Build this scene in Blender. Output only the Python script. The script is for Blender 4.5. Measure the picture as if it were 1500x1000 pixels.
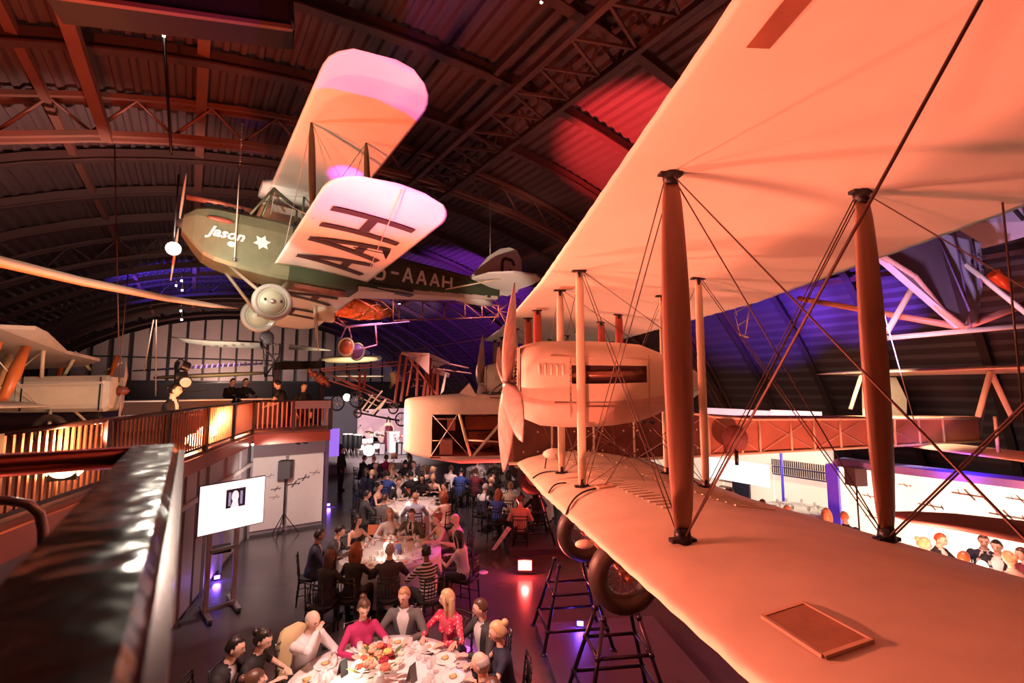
import bpy, bmesh, math, random
from math import sin, cos, pi, radians, atan, tan, sqrt
from mathutils import Vector, Matrix
for o in list(bpy.data.objects): bpy.data.objects.remove(o)
SC = bpy.context.scene; COL = SC.collection
V = Vector
rnd = random.Random(7)

# ------------------------------------------------------------ camera
EYE = 3.6; FZ = -.6; FP = 680.0      # heights are counted from a datum .6 m above the floor; shifted up at the end
PITCH = atan(65/FP); YAW = atan(470/FP)
cd = bpy.data.cameras.new('camera'); cam = bpy.data.objects.new('camera', cd); COL.objects.link(cam)
cd.sensor_width = 36; cd.lens = FP/1500*36; cd.clip_start = .03; cd.clip_end = 300
cam.location = (0, 0, EYE); cam.rotation_euler = (pi/2+PITCH, 0, -YAW)
cd.dof.use_dof = True; cd.dof.focus_distance = 8.0; cd.dof.aperture_fstop = 4.0
SC.camera = cam
SC.view_settings.view_transform = 'Standard'; SC.view_settings.look = 'None'
SC.view_settings.gamma = 1; SC.view_settings.use_curve_mapping = False
SC.view_settings.exposure = 0.0
w = bpy.data.worlds.new('world'); SC.world = w; w.use_nodes = True
w.node_tree.nodes['Background'].inputs[0].default_value = (.25, .08, .12, 1)
w.node_tree.nodes['Background'].inputs[1].default_value = .015
SC.cycles.max_bounces = 5; SC.cycles.diffuse_bounces = 3; SC.cycles.glossy_bounces = 3
SC.cycles.sample_clamp_indirect = 4.0

def UV(u, v, z=0.0):            # camera-yaw ground coordinates -> world (hall axis = +Y)
    return V((u*cos(YAW)+v*sin(YAW), -u*sin(YAW)+v*cos(YAW), z))
def ray(px, py):
    x = (px-750)/FP; y = (500-py)/FP
    return x, cos(PITCH)-y*sin(PITCH), sin(PITCH)+y*cos(PITCH)
def P(px, py, v):               # point seen at px,py at ground distance v
    a, b, c = ray(px, py); t = v/b
    return UV(a*t, v, EYE+c*t)
def G(px, py, z=0.0):           # point seen at px,py at height z above the floor
    z = z+FZ
    a, b, c = ray(px, py); t = (z-EYE)/c
    return UV(a*t, b*t, z)
def PY(px, py, Y):              # on the cross plane world y = Y
    a, b, c = ray(px, py); d = UV(a, b, c); t = Y/d.y
    return V((d.x*t, Y, EYE+d.z*t))

# ------------------------------------------------------------ lights
def lamp(kind, name, loc, target, energy, color, size=.3, spot=None, blend=.6, sizey=None):
    l = bpy.data.lights.new(name, kind); o = bpy.data.objects.new(name, l); COL.objects.link(o)
    o.location = loc; l.energy = energy; l.color = color
    if target is not None: o.rotation_euler = (V(target)-V(loc)).to_track_quat('-Z', 'Y').to_euler()
    if kind == 'AREA':
        l.size = size
        if sizey: l.shape = 'RECTANGLE'; l.size_y = sizey
    elif kind == 'SPOT': l.shadow_soft_size = size; l.spot_size = radians(spot or 60); l.spot_blend = blend
    elif kind == 'POINT': l.shadow_soft_size = size
    return o
ORANGE = (1, .215, .13); RED = (1, .07, .05); PURPLE = (.22, .05, 1); BLUE = (.08, .05, 1); WARM = (1, .76, .55); MAG = (.9, .08, .8)
# (hall lamps and unseen added lights: kind, name, location, target, watts, colour, size, cone)
LAMPS = [
 ('SPOT','flood_balcony_near', P(150,640,5.2), P(1150,380,5), 6000, (1,.195,.125), .15, 100),
 ('SPOT','flood_balcony_far', P(300,606,9.2), P(900,560,8), 8000, (1,.33,.21), .15, 60),
 ('SPOT','flood_under_wing', UV(-.9,3.2,-.2), UV(1.8,3.6,5.3), 1920, ORANGE, .15, 110),
 ('SPOT','flood_floor', G(770,835,.35), P(900,450,8), 900, RED, .1, 120),
 ('SPOT','flood_aft', UV(6.5,7.5,.0), UV(8,10,4), 1300, ORANGE, .2, 130),
 ('SPOT','flood_fuselage', UV(.2,12.5,.6), UV(4.5,9.6,3), 900, RED, .2, 110),
 ('SPOT','flood_moth', UV(-1.6,5.0,1.2), P(520,220,6.5), 1300, (1,.17,.06), .05, 60),
 ('SPOT','magenta_moth', UV(.3,4.0,.6), P(560,130,5.6), 1500, (.30,.025,1), .04, 42),
 ('SPOT','flood_moth_front', UV(-5.2,3.4,3.3), P(505,205,6.6), 2600, (1,.17,.06), .05, 36),
 ('SPOT','spot_white', P(254,345,5.6), P(350,372,8.0), 520, (1,.90,.72), .05, 56),
 ('POINT','spot_halo', P(254,364,6.85), None, 80, (1,.88,.70), .05, None),
 ('SPOT','tail_fill', UV(-1.0,5.5,3.2), P(735,405,12.2), 1500, (1,.72,.58), .06, 16),  # unseen light added to brighten the tail
 ('SPOT','glider_fill', P(300,585,21), P(330,505,24), 700, (1,.8,.62), .15, 70),  # unseen light added for the far glider wings
 ('SPOT','hull_fill', P(1240,560,5.2), P(1390,405,8.2), 1500, (.75,.5,1), .1, 34),  # unseen lilac light added on the near side of the hull
 ('SPOT','skeleton_light', P(560,640,10.5), P(520,460,12.3), 900, (1,.22,.07), .1, 30),
 ('SPOT','wash_roof_right', UV(1.6,11,5.9), PY(940,215,9.5), 9000, (1,.06,.07), .04, 52),
 ('SPOT','wash_roof_left', P(60,640,5), PY(170,60,12), 1600, (1,.10,.02), .15, 60),
 ('SPOT','wash_roof_blue', P(225,505,29), P(250,405,31), 6000, BLUE, .15, 84),
 ('SPOT','wash_roof_blue_small', P(370,300,13), PY(370,228,15.4), 60, BLUE, .03, 22),
 ('SPOT','wash_roof_purple', P(700,530,20), P(690,470,26), 16000, (.26,.05,1), .12, 56),
 ('SPOT','wash_roof_silver', P(640,560,26), P(610,470,34), 5000, (.9,.8,1), .1, 22),
 ('SPOT','wash_roof_right_purple', P(1150,560,16), P(1110,435,22), 4500, (.12,.05,1), .06, 62),
 ('SPOT','wash_roof_right_violet', P(1230,560,15), P(1260,390,20), 3500, (.16,.06,1), .06, 50),
 ('SPOT','wash_roof_magenta', P(520,300,8), PY(450,20,12), 260, (.7,.05,.8), .1, 40),
 ('SPOT','table_spot_one', UV(-1.9,3.4,7.5), UV(-1.6,5.8,.1), 3315, (1,.60,.52), .12, 36),
 ('SPOT','table_spot_two', UV(-3.0,7.2,8.0), UV(-2.6,10.2,.1), 3518, (1,.60,.52), .12, 34),
 ('SPOT','table_spot_three', UV(-3,10.6,8.5), UV(-2.9,14.6,.1), 3040, (1,.62,.55), .15, 42),
 ('SPOT','table_spot_four', UV(-.6,13,8), UV(-.4,18,.1), 2080, (1,.60,.58), .15, 50),
 ('SPOT','stage_light', P(556,560,19), P(556,640,29), 7000, (1,.78,.76), .15, 60),
 ('SPOT','roof_fill', P(225,395,10.5), P(60,290,18), 1300, (1,.66,.55), .1, 110),  # unseen light added to brighten the left roof
 ('SPOT','panel_wash', UV(-5.2,10.6,2.0), P(420,720,13.8), 330, (1,.82,.72), .1, 80),
 ('SPOT','aisle_fill', UV(-5.0,9.7,5.0), G(400,840,0), 900, (1,.80,.78), .15, 66),  # unseen light added to brighten the aisle floor
 ('SPOT','floor_violet', P(690,660,11.5), G(740,900,0), 220, (.6,.08,.6), .2, 80),
 ('SPOT','gallery_wash', UV(8.6,11.2,4.0), P(1300,740,15), 900, (1,.85,.6), .2, 110),
 ('SPOT','gable_wash', PY(330,560,50), PY(330,500,56), 1950, (1,.62,.5), .3, 140),
 ('SPOT','balcony_plane_wash', P(185,575,7.4), P(40,560,9.5), 200, (1,.8,.62), .1, 100),
 ('SPOT','right_tables', UV(7.5,8.0,3.0), UV(8.6,8.6,.2), 500, (1,.5,.4), .15, 90),
 ('SPOT','deck_edge_red', UV(-3.0,8.0,3.0), P(430,640,12.2), 260, (1,.15,.10), .1, 50),
]
for k, n, a, b, e, c, s, sp in LAMPS: lamp(k, n, a, b, e, c, s, sp)

# ------------------------------------------------------------ materials
MATS = {}
def mat(name, col, rough=.6, metal=0.0, emit=None, es=0.0, var=.0, scale=6.0, bump=0.0, spec=None, alpha=None, trans=0.0, stretch=None, bscale=None, coat=0.0):
    if name in MATS: return MATS[name]
    m = bpy.data.materials.new(name); m.use_nodes = True; nt = m.node_tree; b = nt.nodes['Principled BSDF']
    b.inputs['Base Color'].default_value = (*col, 1); b.inputs['Roughness'].default_value = rough
    b.inputs['Metallic'].default_value = metal
    if spec is not None: b.inputs['Specular IOR Level'].default_value = spec
    if coat: b.inputs['Coat Weight'].default_value = coat
    if trans: b.inputs['Transmission Weight'].default_value = trans
    if alpha is not None: b.inputs['Alpha'].default_value = alpha
    if emit: b.inputs['Emission Color'].default_value = (*emit, 1); b.inputs['Emission Strength'].default_value = es
    if var or bump:
        tc = nt.nodes.new('ShaderNodeTexCoord'); mp = nt.nodes.new('ShaderNodeMapping')
        nt.links.new(tc.outputs['Object'], mp.inputs[0])
        if stretch: mp.inputs['Scale'].default_value = stretch
        nz = nt.nodes.new('ShaderNodeTexNoise'); nz.inputs['Scale'].default_value = scale; nz.inputs['Detail'].default_value = 5
        nt.links.new(mp.outputs[0], nz.inputs[0])
        if var:
            mx = nt.nodes.new('ShaderNodeMix'); mx.data_type = 'RGBA'; mx.blend_type = 'MULTIPLY'; mx.inputs[0].default_value = 1
            cr = nt.nodes.new('ShaderNodeValToRGB'); nt.links.new(nz.outputs[0], cr.inputs[0])
            cr.color_ramp.elements[0].position = .3; cr.color_ramp.elements[1].position = .7
            cr.color_ramp.elements[0].color = (1-var,)*3+(1,); cr.color_ramp.elements[1].color = (1, 1, 1, 1)
            mx.inputs[6].default_value = (*col, 1); nt.links.new(cr.outputs[0], mx.inputs[7]); nt.links.new(mx.outputs[2], b.inputs['Base Color'])
        if bump:
            n2 = nz
            if bscale: n2 = nt.nodes.new('ShaderNodeTexNoise'); n2.inputs['Scale'].default_value = bscale; nt.links.new(mp.outputs[0], n2.inputs[0])
            bp = nt.nodes.new('ShaderNodeBump'); bp.inputs['Strength'].default_value = bump; bp.inputs['Distance'].default_value = .02
            nt.links.new(n2.outputs[0], bp.inputs['Height']); nt.links.new(bp.outputs[0], b.inputs['Normal'])
    MATS[name] = m; return m
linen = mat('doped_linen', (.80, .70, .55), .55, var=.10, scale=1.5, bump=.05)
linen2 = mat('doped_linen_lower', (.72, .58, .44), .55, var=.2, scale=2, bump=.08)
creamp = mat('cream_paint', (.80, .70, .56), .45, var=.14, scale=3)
creamw = mat('cream_painted_wood', (.78, .64, .46), .45, var=.12, scale=3, stretch=(4, 4, .4))
strutw = mat('taped_strut', (.34, .17, .11), .5, var=.3, scale=2, stretch=(6, 6, .5), bump=.05)
redwood = mat('red_wood', (.42, .07, .04), .4, var=.3, scale=3, stretch=(4, 4, .4))
redfab = mat('red_brown_panel', (.45, .12, .07), .6, var=.4, scale=2)
wood = mat('laminated_wood', (.55, .38, .32), .3, var=.35, scale=2, stretch=(8, 8, .6), coat=.3)
darkm = mat('dark_metal', (.03, .03, .035), .4, .6)
blackm = mat('black_paint', (.012, .012, .014), .4)
steel = mat('steel', (.45, .43, .42), .3, .9)
wirem = mat('wire_dark', (.10, .05, .04), .5, .4)
wirel = mat('wire_light', (.75, .65, .55), .5, .2)
rubber = mat('tyre_rubber', (.05, .035, .03), .45, var=.2)
rubberg = mat('grey_tyre', (.33, .30, .27), .55)
oldred = mat('aged_red_metal', (.35, .10, .06), .45, .2, var=.5, scale=9)
olive = mat('green_fabric', (.045, .062, .03), .5, var=.2, scale=3)
olivec = mat('green_grey_cowl', (.25, .25, .15), .35, .3, var=.15)
silver = mat('silver_fabric', (.78, .74, .68), .45, var=.08, scale=2)
lettd = mat('letter_black', (.05, .03, .03), .6)
lettw = mat('letter_white', (.85, .83, .76), .6)
roofm = mat('roof_sheet', (.15, .08, .08), .55, .1, var=.15, scale=.7)
beamm = mat('roof_steel', (.12, .055, .05), .55, .2, var=.2, scale=1)
beaml = mat('roof_tube', (.30, .11, .08), .5, .2)
whitem = mat('white_paint', (.82, .80, .78), .5, var=.05)
greyp = mat('grey_panel', (.30, .27, .29), .5, var=.1)
clothm = mat('white_cloth', (.85, .80, .78), .75, var=.05, scale=20, bump=.1)
china = mat('china', (.85, .82, .80), .2)
glassm = mat('clear_glass', (.9, .88, .88), .08, alpha=.35, spec=.9)
chairm = mat('chair_black', (.015, .012, .012), .22)
cushm = mat('seat_cushion', (.02, .018, .02), .7)
eyem = mat('eye_dark', (.03, .02, .02), .3)
lipm = mat('lips', (.45, .13, .11), .5)
glow_o = mat('lamp_orange', (1, .5, .3), .5, emit=(1, .45, .2), es=40)
glow_w = mat('lamp_white', (1, .9, .8), .5, emit=(1, .9, .75), es=60)
glow_r = mat('lamp_red', (1, .3, .3), .5, emit=(1, .10, .08), es=16)
glow_p = mat('lamp_purple', (.4, .2, 1), .5, emit=(.22, .10, 1), es=12)
candle = mat('candle_glow', (1, .9, .8), .5, emit=(1, .8, .62), es=3.5)

# ------------------------------------------------------------ mesh helpers
OFF = {}                                   # world offset of each object
class MB:
    def __init__(s): s.v = []; s.f = []; s.sm = []; s.mi = []
    def add(s, vs, fs, smooth=False, mi=0):
        n = len(s.v); s.v += [V(q) for q in vs]
        for f in fs: s.f.append([i+n for i in f]); s.sm.append(smooth); s.mi.append(mi)
        return s
    def box(s, c, d, R=None, mi=0):
        c = V(c); vs = []
        for x in (-.5, .5):
            for y in (-.5, .5):
                for z in (-.5, .5):
                    q = V((x*d[0], y*d[1], z*d[2])); q = R @ q if R else q; vs.append(c+q)
        return s.add(vs, [(0,1,3,2),(4,6,7,5),(0,4,5,1),(2,3,7,6),(0,2,6,4),(1,5,7,3)], False, mi)
    def bar(s, a, b, w=.05, h=None, up=(0,0,1), mi=0):
        a = V(a); b = V(b); h = h or w; d = (b-a)
        if d.length < 1e-6: return s
        d.normalize(); u = V(up)
        if abs(d.dot(u)) > .99: u = V((1,0,0))
        r = d.cross(u).normalized(); u2 = r.cross(d)
        vs = [q+r*i*w/2+u2*j*h/2 for q in (a, b) for i, j in ((-1,-1),(1,-1),(1,1),(-1,1))]
        return s.add(vs, [(0,1,2,3),(7,6,5,4),(0,4,5,1),(1,5,6,2),(2,6,7,3),(3,7,4,0)], False, mi)
    def rings(s, rs, close=True, caps=True, smooth=True, mi=0):
        n = len(rs[0]); vs = [q for r in rs for q in r]; fs = []
        for i in range(len(rs)-1):
            for j in range(n if close else n-1):
                k = (j+1) % n; fs.append((i*n+j, i*n+k, (i+1)*n+k, (i+1)*n+j))
        s.add(vs, fs, smooth, mi)
        if caps and close:
            s.add(rs[0], [tuple(range(n))[::-1]], False, mi); s.add(rs[-1], [tuple(range(n))], False, mi)
        return s
    def tube(s, pts, r, n=8, mi=0, flat=1.0, up=(0,0,1), caps=True):
        pts = [V(q) for q in pts]; rr = r if isinstance(r, (list, tuple)) else [r]*len(pts); rs = []
        for i, q in enumerate(pts):
            d = (pts[min(i+1, len(pts)-1)]-pts[max(i-1, 0)]).normalized(); u = V(up)
            if abs(d.dot(u)) > .95: u = V((1,0,0)) if abs(d.x) < .9 else V((0,1,0))
            a = d.cross(u).normalized(); b = a.cross(d)
            rs.append([q+a*cos(2*pi*k/n)*rr[i]+b*sin(2*pi*k/n)*rr[i]*flat for k in range(n)])
        return s.rings(rs, True, caps, True, mi)
    def lathe(s, prof, c=(0,0,0), ax=(0,0,1), n=20, mi=0, smooth=True, sq=None):
        c = V(c); ax = V(ax).normalized(); u = V((1,0,0)) if abs(ax.x) < .9 else V((0,1,0))
        a = (u-ax*u.dot(ax)).normalized(); b = ax.cross(a)
        rs = [[c+ax*h+(a*cos(2*pi*k/n)+b*sin(2*pi*k/n))*max(r, 1e-4) for k in range(n)] for r, h in prof]
        return s.rings(rs, True, False, smooth, mi)
    def torus(s, c, R, r, ax=(0,1,0), n=28, m=10, mi=0, fl=1.0):
        return s.lathe([(R+r*cos(2*pi*j/m), fl*r*sin(2*pi*j/m)) for j in range(m+1)], c, ax, n, mi)
    def ball(s, c, r, n=12, m=8, mi=0, R=None):
        r = r if isinstance(r, (tuple, list)) else (r, r, r); c = V(c); rs = []
        for i in range(m+1):
            t = pi*i/m; ring = []
            for k in range(n):
                q = V((r[0]*sin(t)*cos(2*pi*k/n), r[1]*sin(t)*sin(2*pi*k/n), r[2]*cos(t))); ring.append(c+(R @ q if R else q))
            rs.append(ring)
        return s.rings(rs, True, False, True, mi)
    def poly(s, pts, nrm, th, mi=0):     # flat plate with thickness
        n = len(pts); nrm = V(nrm)*th; a = [V(q) for q in pts]; b = [q+nrm for q in a]
        return s.add(a+b, [tuple(range(n))[::-1], tuple(range(n, 2*n))]+[(i, (i+1) % n, n+(i+1) % n, n+i) for i in range(n)], False, mi)
    def mesh(s, name, mats, off=V((0,0,0)), fix=True):
        me = bpy.data.meshes.new(name); me.from_pydata([q-off for q in s.v], [], s.f)
        for m in (mats if isinstance(mats, (list, tuple)) else [mats]): me.materials.append(m)
        me.polygons.foreach_set('use_smooth', s.sm); me.polygons.foreach_set('material_index', s.mi)
        if fix:
            bm = bmesh.new(); bm.from_mesh(me); bmesh.ops.remove_doubles(bm, verts=bm.verts, dist=1e-5)
            bmesh.ops.recalc_face_normals(bm, faces=bm.faces); bm.to_mesh(me); bm.free()
        me.update(); return me
    def xf(s, fn): s.v = [fn(q) for q in s.v]; return s
    def build(s, name, mats, parent=None, fix=True):
        off = OFF.get(parent.name, V((0,0,0))) if parent else V((0,0,0))
        me = s.mesh(name, mats, off, fix); o = bpy.data.objects.new(name, me); COL.objects.link(o)
        if parent: o.parent = parent; OFF[o.name] = off
        else: OFF[o.name] = V((0,0,0))
        return o
def tag(o, label=None, cat=None, group=None, kind=None):
    if label: o['label'] = label
    if cat: o['category'] = cat
    if group: o['group'] = group
    if kind: o['kind'] = kind
    return o
def thing(name, label, cat, loc=(0,0,0), group=None, rz=0):
    o = bpy.data.objects.new(name, None); COL.objects.link(o); o.location = loc; o.rotation_euler.z = rz
    o.empty_display_size = .1; OFF[o.name] = V(loc); return tag(o, label, cat, group)
def struct(mb, name, m, parent=None):
    o = mb.build(name, m, parent)
    if not parent: o['kind'] = 'structure'
    return o
def copy_tree(o, parent=None):
    c = o.copy(); COL.objects.link(c)
    if parent: c.parent = parent
    for ch in o.children: copy_tree(ch, c)
    return c
def text_mb(txt, size, fn, th=.004, shear=0.0, align='CENTER', offset=0.0):
    cu = bpy.data.curves.new('t', 'FONT'); cu.body = txt; cu.size = size; cu.shear = shear; cu.align_x = align; cu.align_y = 'CENTER'
    cu.extrude = th/2; cu.resolution_u = 3; cu.offset = offset
    o = bpy.data.objects.new('t', cu); COL.objects.link(o)
    me = o.evaluated_get(bpy.context.evaluated_depsgraph_get()).to_mesh() if False else bpy.data.meshes.new_from_object(o.evaluated_get(bpy.context.evaluated_depsgraph_get()))
    mb = MB(); mb.add([fn(q.co) for q in me.vertices], [tuple(p.vertices) for p in me.polygons])
    bpy.data.objects.remove(o); bpy.data.meshes.remove(me); return mb
STK = {'H': [[(0,0),(0,1)],[(1,0),(1,1)],[(0,.5),(1,.5)]], 'A': [[(0,0),(.5,1),(1,0)],[(.2,.33),(.8,.33)]], '-': [[(.1,.5),(.9,.5)]],
 'G': [[(1,.78),(.85,1),(.15,1),(0,.82),(0,.18),(.15,0),(.85,0),(1,.18),(1,.5),(.55,.5)]]}
def strokes(mb, ch, fn, w, th):       # fn(s,t)->point, nrm vector th
    for pl in STK[ch]:
        for (a, b) in zip(pl, pl[1:]):
            mb.bar(fn(*a), fn(*b), w, th.length, up=th.normalized())
    return mb
def aerofoil(n=10, camber=.05, thick=.06, flat=.35):
    up = []; lo = []
    for i in range(n+1):
        t = (1-cos(pi*i/n))/2
        c = camber*4*t*(1-t)**1.2*1.1; th = thick*2.6*(sqrt(t)*(1-t)**.9)*.62
        up.append((t, c+th)); lo.append((t, c*.75-th*flat))
    return up[::-1] + lo[1:-1]
def wing(stations, camber=.05, thick=.06, n=10, sag=0.0):
    """stations: (Y, xLE, xTE, zLE, zTE[, scale]); returns MB in local X aft, Y span, Z up"""
    af = aerofoil(n, camber, thick); rs = []
    for st in stations:
        Y, a, b, za, zb = st[:5]; k = st[5] if len(st) > 5 else 1; c = b-a
        rs.append([V((a+t*c, Y, za+(zb-za)*t+h*c*k)) for t, h in af])
    return MB().rings(rs)
# ------------------------------------------------------------ the hall
XC, RR, ZB = 5.7, 31.5, 10.9          # arch centre, radius, crown of the bottom chords
def arcz(x, base): return base-(x-XC)**2/(2*RR)-((x-XC)**4)*2.2e-5
floorm = mat('polished_floor', (.085, .07, .075), .22, var=.25, scale=.8, bump=.02, spec=.6)
flo = struct(MB().box((6, 26, FZ-.05), (46, 62, .1)), 'floor', floorm)
wallm = mat('dark_wall', (.035, .025, .03), .7, var=.3, scale=.5)
struct(MB().box((-15.6, 26, 2.4), (.2, 62, 6.0)), 'wall_left', wallm)
struct(MB().box((27.2, 26, 2.0), (.2, 62, 5.2)), 'wall_right', wallm)
struct(MB().box((6, -4.6, 5.5), (43, .2, 12.2)), 'wall_front', wallm)
def roofz(x): return arcz(x, 12.05)
ceil = thing('ceiling', None, None); ceil['kind'] = 'structure'
mb = MB(); prof = []; x = -15.6; per = .36
while x < 27.2:
    for dx, h in ((0, 0), (.10, 0), (.15, .1), (.31, .1), (.36, 0)): prof.append((x+dx, h))
    x += per
mb.rings([[V((x, y, roofz(x)+h)) for x, h in prof] for y in (-4.5, 56.6)], close=False, caps=False, smooth=False)
mb.build('roof_sheet', roofm, ceil, fix=False)
def arc_beam(name, Y, base, w, h, m, x0=-15.4, x1=27, n=30):
    mb = MB(); pts = [(x0+(x1-x0)*i/n) for i in range(n+1)]
    mb.rings([[V((x, Y+sy*w/2, arcz(x, base)+sz)) for sy, sz in ((-1,0),(1,0),(1,h),(-1,h))] for x in pts], smooth=False)
    return mb.build(name, m, ceil)
for Y in (1.0, 4.0, 6.9, 9.7, 12.4, 18.2, 21.5, 24.8, 31.5, 34.8, 38, 44.6, 48, 51):
    arc_beam('roof_rib', Y, 11.62, .07, .34, beamm); arc_beam('rib_flange', Y, 11.58, .24, .05, beamm)
for Y in (15, 28.2, 41.4, 54.6):
    mb = MB(); n = 26; x0, x1 = -15.4, 27
    for yy in (-.16, .16):
        bp = [V((x0+(x1-x0)*i/n, Y+yy, 0)) for i in range(n+1)]
        for q in bp: q.z = arcz(q.x, ZB)
        for a, b in zip(bp, bp[1:]): mb.bar(a, b, .12, .13)
    mb.build('bottom_chord', beaml if Y < 20 else beamm, ceil)
    mb = MB()
    for yy in (-.16, .16):
        bp = [V((x0+(x1-x0)*i/n, Y+yy, 0)) for i in range(n+1)]
        for q in bp: q.z = arcz(q.x, ZB+1.0)
        for a, b in zip(bp, bp[1:]): mb.bar(a, b, .11, .12)
    mb.build('top_chord', beaml if Y < 20 else beamm, ceil)
    for i in range(n):
        xa, xb = x0+(x1-x0)*i/n, x0+(x1-x0)*(i+1)/n; xm = (xa+xb)/2
        MB().tube([(xa, Y, arcz(xa, ZB+.1)), (xm, Y, arcz(xm, ZB+1.0)), (xb, Y, arcz(xb, ZB+.1))], .045, 6).build('truss_diagonal', beaml if Y < 20 else beamm, ceil)
for X, zo, r in ((-2.05, ZB-.05, .11), (-3.2, ZB+.95, .09), (-.15, ZB+1.0, .12), (-9, ZB+.9, .08), (14.5, ZB+.9, .08), (20, ZB+.8, .08)):
    z = arcz(X, zo); MB().bar((X, -4, z), (X, 15 if X == -2.05 else 56, z), r*2).build('roof_purlin', beaml, ceil)
for X in (6.1, 7.5):
    for zo in (ZB-.1, ZB+.8):
        MB().bar((X, -4, arcz(X, zo)), (X, 28, arcz(X, zo)), .14).build('ridge_truss_chord', beamm, ceil)
for i in range(30):
    y = -4+i*1.07; X0, X1 = 6.1, 7.5; z0 = arcz(6.8, ZB-.1); z1 = z0+.9
    m_ = MB().bar((X0, y, z0), (X1, y+.5, z0), .06); m_.bar((X1, y+.5, z0), (X0, y+1.07, z0), .06); m_.bar((X1, y, z0), (X1, y+.53, z1), .06).bar((X1, y+.53, z1), (X1, y+1.07, z0), .06)
    m_.build('ridge_truss_web', beamm, ceil)
# end gable with tall glazing
gab = thing('wall_end', None, None, (0, 56.8, 0)); gab['kind'] = 'structure'
MB().box((6, 56.9, 1.7), (43, .2, 4.6)).build('lower_wall', wallm, gab)
struct(MB().box((6, 57.6, 8), (43, .1, 8.5)), 'wall_end_outer', mat('night_wall', (.10, .07, .08), .8))
win = thing('window_1', None, None, (0, 56.5, 4)); win['kind'] = 'structure'
panem = mat('gable_pane', (.52, .40, .38), .4, var=.25, scale=.35)
x = -14.6
while x < 26:
    x1 = x+1.42; zt = arcz(x, ZB-.25), arcz(x1, ZB-.25)
    if min(zt) > 4.3:
        MB().poly([(x+.09, 56.5, 4.05), (x1-.09, 56.5, 4.05), (x1-.09, 56.5, zt[1]), (x+.09, 56.5, zt[0])], (0, 1, 0), .04).build('window_pane', panem, win)
        MB().bar((x, 56.45, 4), (x, 56.45, zt[0]), .16, .25, up=(0, 1, 0)).build('mullion', blackm, win)
    x = x1
MB().bar((-14, 56.4, 4.0), (26, 56.4, 4.0), .25).build('sill', blackm, win)
MB().bar((-14, 56.4, 6.3), (26, 56.4, 6.3), .1).build('transom', blackm, win)

# ------------------------------------------------------------ left balcony
deckm = mat('deck_edge', (.16, .07, .06), .4, .3, var=.2)
facm = mat('facade_grey', (.16, .14, .16), .55, var=.15)
A0 = V((-2.05, 2.4, 0)); A = V((-1.25, 5.4, 0)); B = V((1.3, 12.9, 0)); C = V((3.1, 12.9, 0))
bal = thing('balcony', 'long upstairs balcony deck running along the left of the hall', 'balcony', (-8, 14, 0))
def zz(q, z): return V((q.x, q.y, z))
mb = MB().poly([zz(q, 2.32) for q in (A0, A, B, C, V((3.1, 40, 0)), V((-15.3, 40, 0)), V((-15.3, 2.4, 0)))], (0, 0, 1), .16); mb.build('deck', deckm, bal)
for a, b in ((A0, A), (A, B), (B, C)):
    MB().bar(zz(a, 2.30), zz(b, 2.30), .10, .24).build('edge_beam', mat('edge_red', (.30, .09, .06), .35, .3), bal)
MB().poly([zz(q, FZ) for q in (V((-1.6, 5.4, 0)), V((1.5, 15.2, 0)), V((1.4, 15.4, 0)), V((-1.8, 5.4, 0)))], (0, 0, 1), 2.9).build('facade_wall', facm, bal)
for k in range(9):
    q = V((-1.55, 5.6, 0)).lerp(V((1.5, 15.1, 0)), k/8); q += V((.05, 0, 0)); MB().bar(zz(q, FZ), zz(q, 2.3), .05, .06).build('facade_post', greyp, bal)
MB().bar((-1.5, 5.5, 1.45), (1.55, 15.0, 1.45), .06, .09).build('facade_rail', whitem, bal)
MB().poly([V((-1.45, 5.9, -.4)), V((-.55, 8.75, -.4)), V((-.55, 8.75, 1.35)), V((-1.45, 5.9, 1.35))], (.95, -.3, 0), .05).build('dark_panel', mat('dark_screen', (.015, .012, .015), .3), bal)
MB().poly([V((-.48, 8.9, -.5)), V((.16, 11.0, -.5)), V((.16, 11.0, 2.2)), V((-.48, 8.9, 2.2))], (.95, -.3, 0), .06).build('pale_panel', mat('pale_panel', (.5, .44, .46), .5), bal)
MB().poly([V((.2, 11.15, -.5)), V((1.35, 14.8, -.5)), V((1.35, 14.8, 2.2)), V((.2, 11.15, 2.2))], (.95, -.3, 0), .06).build('pale_panel', mat('pale_panel', (.5, .44, .46), .5), bal)
# graphics wall below the balcony end
DY = 15.3
gw = thing('display_wall', 'white display wall with small aircraft silhouettes below the balcony', 'display wall', (2, DY, FZ))
xw = [PY(px, 720, DY-.1).x for px in (318, 363, 419, 421, 474, 479)]
MB().box(((xw[0]+xw[5])/2, DY+.1, (FZ+2.3)/2), (xw[5]-xw[0], .1, 2.3-FZ)).build('wall_core', greyp, gw)
wp = mat('display_white', (.80, .74, .70), .55, var=.04)
ztp = PY(420, 667, DY).z
for xa, xb in ((xw[0], xw[1]-.03), (xw[1], xw[2]-.02), (xw[3], xw[4])):
    MB().box(((xa+xb)/2, DY, (FZ+.12+ztp)/2), (xb-xa-.03, .06, ztp-FZ-.12)).build('display_panel', wp, gw)
MB().box((xw[5]-.04, DY-.03, (FZ+2.2)/2), (.1, .2, 2.2-FZ)).build('edge_post', mat('edge_violet', (.10, .07, .16), .4), gw)
MB().box(((xw[0]+xw[5])/2, DY-.02, (ztp+2.3)/2+.02), (xw[5]-xw[0], .12, 2.28-ztp)).build('top_fascia', mat('fascia_dark', (.16, .10, .12), .5), gw)
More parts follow.
